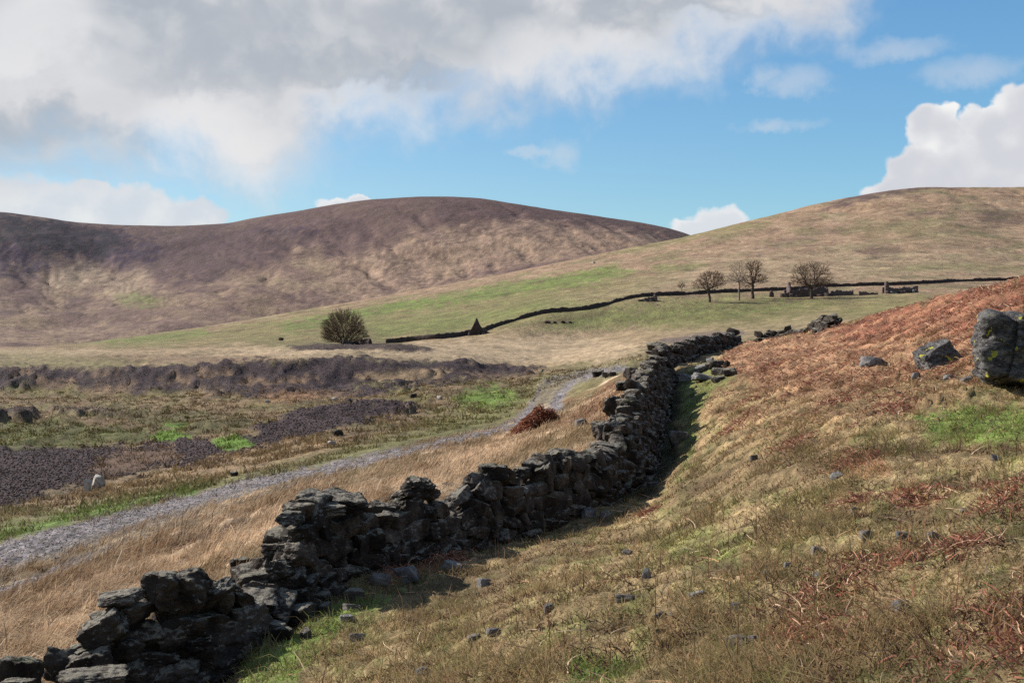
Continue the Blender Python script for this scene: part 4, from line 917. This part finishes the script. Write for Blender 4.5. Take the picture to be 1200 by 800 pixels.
def branch(ts, tw, start, d0, pts, r, lev, rs_, cfg):
    n = len(pts)
    if n == 0: return
    if n <= 2 or lev >= 7:
        for q in pts[:3]: limb(tw, start, q, d0*.6, max(r, cfg['rmin']), cfg['rmin']*.7, 3, rs_, .07, 3)
        return
    k = min(cfg['k'][min(lev, len(cfg['k'])-1)], n)
    c = pts[rs_.choice(n, k, replace=False)]
    for _ in range(4):
        lab = np.argmin(((pts[:, None]-c[None])**2).sum(-1), 1)
        for m_ in range(k):
            if (lab == m_).any(): c[m_] = pts[lab == m_].mean(0)
    for m_ in range(k):
        g_ = pts[lab == m_]
        if not len(g_): continue
        tgt = g_.mean(0); f = cfg['f'][min(lev, len(cfg['f'])-1)]*rs_.uniform(.8, 1.2)
        e = start+(tgt-start)*f; e[2] -= cfg['arch']*np.linalg.norm(e[:2]-start[:2])*.2
        r1 = max(r*(len(g_)/n)**.42, cfg['rmin'])
        dd = d0*.55+(tgt-start)/max(np.linalg.norm(tgt-start), 1e-6)*.45
        dst = ts if lev <= 1 else tw
        ed = limb(dst, start, e, dd, min(r, r1*1.25), r1*.85, 6 if lev <= 1 else 4 if lev == 2 else 3, rs_, .05, 4)
        branch(ts, tw, e, ed, g_, r1*.85, lev+1, rs_, cfg)
def tree(name, label, u, v, dm, hpx, wpx, seed, blobs_, tips=1500, trunk_f=.3, twig=None, bark=None, k=(6, 4, 4, 3, 3), f=(.42, .42, .45, .5), rad=.03, rmin=.022, lean=0., stems=0, arch=0., shell=.35):
    """blobs_: crown as ellipsoids (x, z, rx, rz) in units of the tree's half width and height"""
    base = find(u, v, dm, 700); d = base.y; H = hpx*d/F; Wd = wpx*d/F*.5; rs_ = np.random.RandomState(seed)
    root = empty(name, base); tag(root, label, 'tree')
    vol = np.array([b[2]**2*b[3] for b in blobs_]); vol = vol/vol.sum(); P = []
    for b, w_ in zip(blobs_, vol):
        n = int(tips*w_)+1; q = rs_.normal(size=(n, 3)); q /= np.linalg.norm(q, axis=1)[:, None]; q *= (rs_.uniform(shell**3, 1, n)**(1/3.))[:, None]
        q *= (1+.30*fbm(q[:, 0]*1.7+seed, q[:, 1]*1.7, q[:, 2]*1.7, 3))[:, None]
        P.append(np.stack([(b[0]+q[:, 0]*b[2])*Wd, q[:, 1]*b[2]*Wd*.95, (b[1]+q[:, 2]*b[3])*H], -1))
    P = np.vstack(P); P = P[P[:, 2] > .03*H]
    ts, tw = tube_set(), tube_set(); cfg = dict(k=k, f=f, rmin=rmin, arch=arch)
    if stems:
        branch(ts, tw, np.array([0, 0, -.2]), np.array([0, 0, 1.]), P, H*rad, 0, rs_, dict(cfg, k=(stems,)+k))
    else:
        top = np.array([lean*Wd, 0, trunk_f*H])
        ed = limb(ts, (0, 0, -.3), top, (0, 0, 1), H*rad*1.15, H*rad*.85, 8, rs_, .02, 5)
        branch(ts, tw, top, ed, P, H*rad*.85, 0, rs_, cfg)
    for nme, t_, m_ in (('trunk', ts, bark or M_bark), ('crown', tw, twig or M_twig)):
        mesh_np(nme, np.vstack(t_['V']), np.vstack(t_['F']), m_, root)
    return root
tree('bushy_tree', 'broad round many stemmed leafless tree standing alone above the slate waste', 403, 403, 235, 43, 60, 11, [(0, .48, .92, .5), (-.5, .26, .5, .26), (.5, .24, .55, .24), (-.1, .75, .4, .22)], tips=7000, stems=22, twig=M_twigb, k=(4, 4, 4, 3), f=(.34, .42, .45, .5), rad=.03, rmin=.023, shell=.3)
tree('bare_tree', 'smallest leafless tree, a tiny round head on a thin trunk left of the others', 799, 344, 330, 14, 12, 2, [(0, .7, 1., .32)], tips=260, trunk_f=.4, k=(5, 4, 3), rmin=.03)
tree('bare_tree', 'spreading leafless tree with a bare trunk and flat wide crown, second from the left', 832, 354, 330, 40, 44, 5, [(.12, .66, .82, .32), (-.62, .52, .42, .18)], tips=2000, trunk_f=.30, lean=-.1, rad=.038, k=(6, 4, 4, 3), rmin=.03)
tree('bare_tree', 'slender pale grey leafless tree left of the dark upright tree', 866, 352, 330, 49, 34, 8, [(0, .72, .7, .26), (-.45, .52, .6, .16), (.3, .5, .5, .16)], tips=1100, trunk_f=.42, twig=M_twigp, rad=.02, rmin=.023, bark=M_twigp, k=(6, 4, 3, 3))
tree('bare_tree', 'tall dark leafless tree with tiered boughs beside the pale slender tree', 882, 350, 330, 47, 38, 14, [(.1, .84, .62, .15), (.45, .5, .62, .14), (-.35, .42, .6, .2), (.15, .62, .5, .2)], tips=2200, trunk_f=.36, rad=.038, rmin=.031, k=(7, 4, 4, 3), f=(.5, .45, .45, .5))
tree('bare_tree', 'broad dome shaped leafless tree in front of the ruined farmhouse', 951, 349.5, 330, 45, 54, 23, [(0, .62, .95, .38), (0, .42, 1., .16)], tips=3200, trunk_f=.20, rad=.042, rmin=.032, k=(6, 4, 4, 3))

# ---------------------------------------------------------------- grass, bracken
CP = COL
def blades(name, U, D, hgt, wid, lean, curl, mix, material, rs, label=None, cat=None, seglen=2, hvar=.4, bright=(.75, 1.35), off=0., az=None, base=0.):
    n = len(U); P = ground(U, D); P[:, 2] -= .01-off
    bc = bil_i(CP, U, D)
    col = bc*rs.uniform(*bright, n)[:, None]
    if mix is not None:
        pal, w = mix; k = rs.randint(0, len(pal), n); ww = rs.uniform(0, w, n)[:, None]; col = col*(1-ww)+np.array(pal)[k]*ww*rs.uniform(.7, 1.2, n)[:, None]
    h = hgt*(.75+.5*(pn_mask(U, D, .9, 2.)>0))*np.exp(rs.normal(size=n)*hvar); w = wid
    a = rs.uniform(0, 2*math.pi, n) if az is None else az+rs.normal(size=n)*.7
    ln = np.abs(rs.normal(lean, lean*.5, n)); dirx, diry = np.cos(a)*ln, np.sin(a)*ln
    b = rs.uniform(0, math.pi, n); wx, wy = np.cos(b)*w*.5, np.sin(b)*w*.5*.4
    V = np.zeros((n, 5, 3))
    V[:, 0] = P+np.stack([-wx, -wy, 0*wx], -1); V[:, 1] = P+np.stack([wx, wy, 0*wx], -1)
    M = P+np.stack([dirx*h*.45, diry*h*.45, h*.55], -1)
    V[:, 2] = M+np.stack([wx, wy, 0*wx], -1)*.8; V[:, 3] = M-np.stack([wx, wy, 0*wx], -1)*.8
    V[:, 4] = P+np.stack([dirx*h*(1+curl), diry*h*(1+curl), h*np.clip(1-.35*ln, .1, 1)], -1)
    idx = (np.arange(n)*5)[:, None]
    T = np.vstack([idx+np.array([0, 1, 2]), idx+np.array([0, 2, 3]), idx+np.array([3, 2, 4])])
    o = mesh_np(name, V.reshape(-1, 3), T, material, col=np.clip(np.repeat(col, 5, 0), .01, .9))
    o['kind'] = 'stuff'
    if label: o['label'] = label
    if cat: o['category'] = cat
    return o
def scatter(n, u0, u1, d0, d1, rs, keep):
    U = rs.uniform(u0, u1, n); D = np.exp(rs.uniform(math.log(d0), math.log(d1), n)); w = bil_i(WT, U, D); k = keep(U, D, w); k = rs.uniform(size=n) < k
    return U[k], D[k], w[k]
foot_d = lambda U: np.exp(np.interp(U, UC, KD[5])); track_d = lambda U: np.exp(np.interp(U, UC, KD[8]))
rs = np.random.RandomState(33)
pn_mask = lambda U, D, s, z: fbm((U-600)/F*D/s, D/s, z, 3)
# short turf over the near slope
U, D, w = scatter(300000, -60, 1260, 4.2, 60, rs, lambda U, D, w: np.clip((D < foot_d(U)) | (U > 770), 0, 1)*(.55+.45*(pn_mask(U, D, .8, 3.) > 0))*np.clip(60/D-.8, 0, 1))
blades('grass', U, D, .026+.0007*D, .0075+.00058*D, 1.0, .3, ([(.42, .31, .19), (.50, .39, .26), (.13, .17, .04), (.10, .14, .035), (.17, .09, .055)], .6), M_blade, rs, label='short brown and green moor grass on the near slope', cat='grass', bright=(.75, 1.5))
# tussocks
tU, tD, _ = scatter(5200, -60, 1260, 5, 40, rs, lambda U, D, w: np.clip((D < foot_d(U)*.97) | (U > 790), 0, 1)*(.2+.8*(pn_mask(U, D, 2.5, 9.) > .1)))
k = 34; U = np.repeat(tU, k)+rs.normal(size=len(tU)*k)*.07*F/np.repeat(tD, k); D = np.repeat(tD, k)+rs.normal(size=len(tU)*k)*.07
blades('grass_tussocks', U, D, .085, .004+.0005*D, .85, .5, ([(.46, .29, .17), (.30, .22, .13), (.14, .15, .05)], .7), M_blade, rs, label='tufts of longer bleached grass on the near slope', cat='grass')
tU, tD, _ = scatter(5200, -80, 720, 12, 60, rs, lambda U, D, w: ((D > foot_d(U)*1.04) & (D < track_d(U)*.97))*(1-w[:, 0])*(.15+.85*(pn_mask(U, D, 2.2, 9.) > .05)))
k = 30; U = np.repeat(tU, k)+rs.normal(size=len(tU)*k)*.09*F/np.repeat(tD, k); D = np.repeat(tD, k)+rs.normal(size=len(tU)*k)*.09
blades('grass_tussocks', U, D, .20, .006+.0006*D, .9, .6, ([(.64, .50, .34), (.52, .38, .24), (.30, .17, .10)], .8), M_blade, rs, label='arched tussocks of bleached grass beyond the wall', cat='grass', bright=(.7, 1.5), az=.2)
tU, tD, _ = scatter(2200, -60, 700, 40, 160, rs, lambda U, D, w: (D > track_d(U)*1.15)*(1-w[:, 0])*(.1+.9*(pn_mask(U, D, 6., 19.) > 0)))
k = 24; U = np.repeat(tU, k)+rs.normal(size=len(tU)*k)*.28*F/np.repeat(tD, k); D = np.repeat(tD, k)+rs.normal(size=len(tU)*k)*.28
blades('rush_tussocks', U, D, .20, .03+.0008*D, .7, .4, ([(.10, .09, .03), (.22, .15, .07), (.10, .06, .035)], .6), M_blade, rs, label='dark rush and heather tussocks on the valley floor', cat='rushes')
# pale long grass between wall and track
U, D, w = scatter(330000, -80, 740, 12, 70, rs, lambda U, D, w: ((D > foot_d(U)*1.035) & (D < track_d(U)*.985))*(1-w[:, 0])*(.5+.5*(pn_mask(U, D, 1.3, 4.) > -.05)))
blades('long_grass', U, D, .085+.0008*D, .004+.00052*D, 1.0, .5, ([(.62, .48, .32), (.54, .40, .25), (.46, .31, .18), (.26, .14, .08), (.66, .54, .40)], .8), M_blade, rs, label='pale bleached long grass between the wall and the track', cat='grass', bright=(.95, 1.6), az=.3)
# valley grass, coarse
U, D, w = scatter(120000, -60, 760, 34, 165, rs, lambda U, D, w: (D > track_d(U)*1.06)*(1-w[:, 0]*.95)*(pn_mask(U, D, 2.5, 14.) > -.05))
blades('moor_grass', U, D, .16, .012+.0007*D, .8, .4, ([(.34, .25, .14), (.10, .09, .03), (.20, .11, .06)], .5), M_blade, rs, label='rough brown moor grass on the valley floor', cat='grass')
# dead bracken: litter of curled fronds and bleached stems
def ribbons(name, U, D, L, wid, pal, rs, rise, label, cat, material=None, nseg=5, flat=.35, z0=.01, curl=1.2, wob=.25, zone=None, P=None):
    n = len(U); P = ground(U, D) if P is None else P
    a = rs.uniform(0, 2*math.pi, n); pitch = rs.uniform(rise[0], rise[1], n); da = rs.normal(size=n)*curl/nseg; dp = -rs.uniform(.1, .5, n)*(curl/nseg)*1.5
    col = np.array(pal)[rs.randint(0, len(pal), n)]*rs.uniform(.6, 1.3, n)[:, None]
    l = L*rs.uniform(.5, 1.4, n)/nseg; V = np.zeros((n, (nseg+1)*2, 3)); q = P+np.array([0, 0, z0]); b = rs.uniform(0, math.pi, n)
    for i in range(nseg+1):
        t = i/nseg; ww = wid*(1-.7*t)*.5
        sx, sy, sz = -np.sin(a)*ww*np.cos(b), np.cos(a)*ww*np.cos(b), ww*np.sin(b)
        V[:, 2*i] = q-np.stack([sx, sy, sz], -1); V[:, 2*i+1] = q+np.stack([sx, sy, sz], -1)
        q = q+np.stack([np.cos(a)*np.cos(pitch)*l, np.sin(a)*np.cos(pitch)*l, np.sin(pitch)*l], -1); a = a+da+rs.normal(size=n)*wob; pitch = pitch+dp
    idx = (np.arange(n)*(nseg+1)*2)[:, None]
    T = np.vstack([idx+np.array([2*i, 2*i+1, 2*i+3, 2*i+2]) for i in range(nseg)])
    o = mesh_np(name, V.reshape(-1, 3), T, material or M_brk, col=np.repeat(col, (nseg+1)*2, 0)); o['kind'] = 'stuff'; o['label'] = label; o['category'] = cat
    return o
REDS = [(.20, .075, .055), (.24, .09, .06), (.36, .15, .10), (.26, .095, .065), (.44, .22, .14), (.14, .055, .04), (.52, .33, .22), (.60, .42, .29), (.32, .12, .08)]
PALES = [(.55, .36, .22), (.62, .46, .31), (.46, .26, .15)]
U, D, w = scatter(900000, -60, 1280, 6, 85, rs, lambda U, D, w: np.clip(w[:, 1]*1.4-.35, 0, 1)*.34*sstep(9, 17, D)*(.12+.88*(pn_mask(U, D, 1.7, 6.) > -.05)))
ribbons('dead_bracken', U, D, .15+.001*D, .008+.0005*D, REDS, rs, (-.1, .9), 'rusty red litter of dead bracken fronds on the slope', 'bracken', curl=1.5)
U, D, w = scatter(34000, -60, 1280, 5, 80, rs, lambda U, D, w: (w[:, 1]*.8+.05)*((D < foot_d(U)) | (U > 780)))
ribbons('bracken_stems', U, D, .24, .006+.00040*D, PALES, rs, (0, .6), 'bleached broken bracken stems lying in the grass', 'bracken', curl=.9, wob=.08)
U, D, w = scatter(900, 420, 1260, 5, 26, rs, lambda U, D, w: .35*((D < foot_d(U)) | (U > 790)))
ribbons('bracken_stalks', U, D, .26, .008, [(.20, .09, .05), (.26, .12, .07)], rs, (1.2, 1.7), 'thin upright brown bracken stalks standing in the grass', 'bracken', curl=.3, wob=.05)
U, D, w = scatter(45000, -60, 1260, 5, 34, rs, lambda U, D, w: ((D < foot_d(U)) | (U > 790))*np.clip(sstep(.02, .3, pn_mask(U, D, 1.1, 27.)), 0, 1))
ribbons('heather_litter', U, D, .07, .009+.0004*D, [(.10, .055, .04), (.07, .04, .03), (.16, .09, .06), (.24, .15, .09)], rs, (.2, 1.4), 'dark brown wiry heather and dead litter among the grass', 'heather', curl=1.5)
# clumps of bracken litter on the open grass
cl = [(1010,540,9),(1075,583,8),(1000,588,6),(945,745,9),(1190,742,12),(1170,590,6),(1022,668,8),(860,500,14),(880,470,12),(640,600,4),(500,655,10),(478,660,8),(530,655,6),(1180,570,6),(905,430,14),(960,700,5),(1125,640,6),(760,600,4),(1050,480,9),(980,470,9),(930,520,8)]
Us, Ds = [], []
for (u, v, r_) in cl:
    p = find(u, v, 4, 80); n = r_*46; Us.append(600+F*(p.x+rs.normal(size=n)*.024*r_)/p.y); Ds.append(p.y+rs.normal(size=n)*.030*r_)
U = np.concatenate(Us); D = np.concatenate(Ds)
ribbons('bracken_clumps', U, D, .10, .008+.0004*D, REDS, rs, (0, 1.0), 'tangled clumps of red brown bracken litter on the open grass', 'bracken', curl=1.2)
# mound of collapsed bracken beyond the wall
p = find(622, 504, 38, 90); n = 5200; th = rs.uniform(0, 2*math.pi, n); r_ = np.sqrt(rs.uniform(0, 1, n)); sx = 25*p.y/F*(1+.22*np.sin(th*3+1)+.15*np.sin(th*7)); x_ = np.cos(th)*r_*sx; y_ = np.sin(th)*r_*sx*.7
x_ -= 0; hz = (1-r_**2)*1.15*(.45+.55*np.clip(x_/1.2+.4, 0, 1))*(.75+.5*np.abs(np.sin(x_*4+y_*3))); P_ = np.stack([x_, y_, hz*rs.uniform(.1, 1, n)**.4], -1)
P_[:, 2] += gxy(p.x+x_, p.y+y_)-p.z
ob = ribbons('bracken_mound', np.zeros(n), np.zeros(n), .26, .05, [(.24, .09, .055), (.32, .13, .08), (.18, .07, .045), (.42, .22, .13), (.28, .10, .06)], rs, (-.6, .5), 'heaped red brown mound of collapsed bracken between the track and the wall', 'bracken mound', P=P_, curl=2.0)
del ob['kind']; ob.location = p
# slate waste: loose stone standing up out of the heaps, and stones on the track
def gravel(name, n, u0, u1, d0, d1, keep, smin, smax, pal, label, rs, kpx=.0):
    U, D, w = scatter(n, u0, u1, d0, d1, rs, keep); m = len(U); P = ground(U, D)
    base = np.array([(1,0,0),(-1,0,0),(0,1,0),(0,-1,0),(0,0,1),(0,0,-1)], float); fc = np.array([(0,2,4),(2,1,4),(1,3,4),(3,0,4),(2,0,5),(1,2,5),(3,1,5),(0,3,5)])
    s = np.exp(rs.uniform(math.log(smin), math.log(smax), m))*(1+kpx*D); V = base[None]*rs.uniform(.55, 1.25, (m, 6, 1)); V = V+rs.normal(size=V.shape)*.22
    V[:, :, 2] *= .55; V = V*s[:, None, None]*.5+P[:, None, :]+np.array([0, 0, 1])*(s*.12)[:, None, None]
    T = (fc[None]+(np.arange(m)*6)[:, None, None]).reshape(-1, 3); col = np.array(pal)[rs.randint(0, len(pal), m)]*rs.uniform(.6, 1.3, m)[:, None]
    o = mesh_np(name, V.reshape(-1, 3), T, M_brkst, col=np.repeat(col, 6, 0)); o['kind'] = 'stuff'; o['label'] = label; o['category'] = 'stones'; return o
M_brkst, g, bs = mat('loose slate'); g.inp(bs.inputs['Base Color'], attr(g, 'tint'))
gravel('slate_waste', 150000, -60, 780, 46, 300, lambda U, D, w: (w[:, 0] > .5)*(D > track_d(U)*1.1)*1., .05, .17, [(.046, .032, .033), (.060, .043, .045), (.10, .08, .078), (.028, .020, .021), (.09, .055, .038)], 'purple grey slate waste spread in heaps on the valley floor', rs, kpx=.001)
gravel('track_gravel', 110000, -80, 760, 18, 170, lambda U, D, w: (w[:, 0] > .4)*(D < track_d(U)*1.25)*(D > track_d(U)*.75)*1., .014, .05, [(.20, .185, .19), (.26, .245, .25), (.14, .125, .13), (.09, .08, .08), (.2, .15, .10)], 'loose grey gravel on the track', rs, kpx=.012)
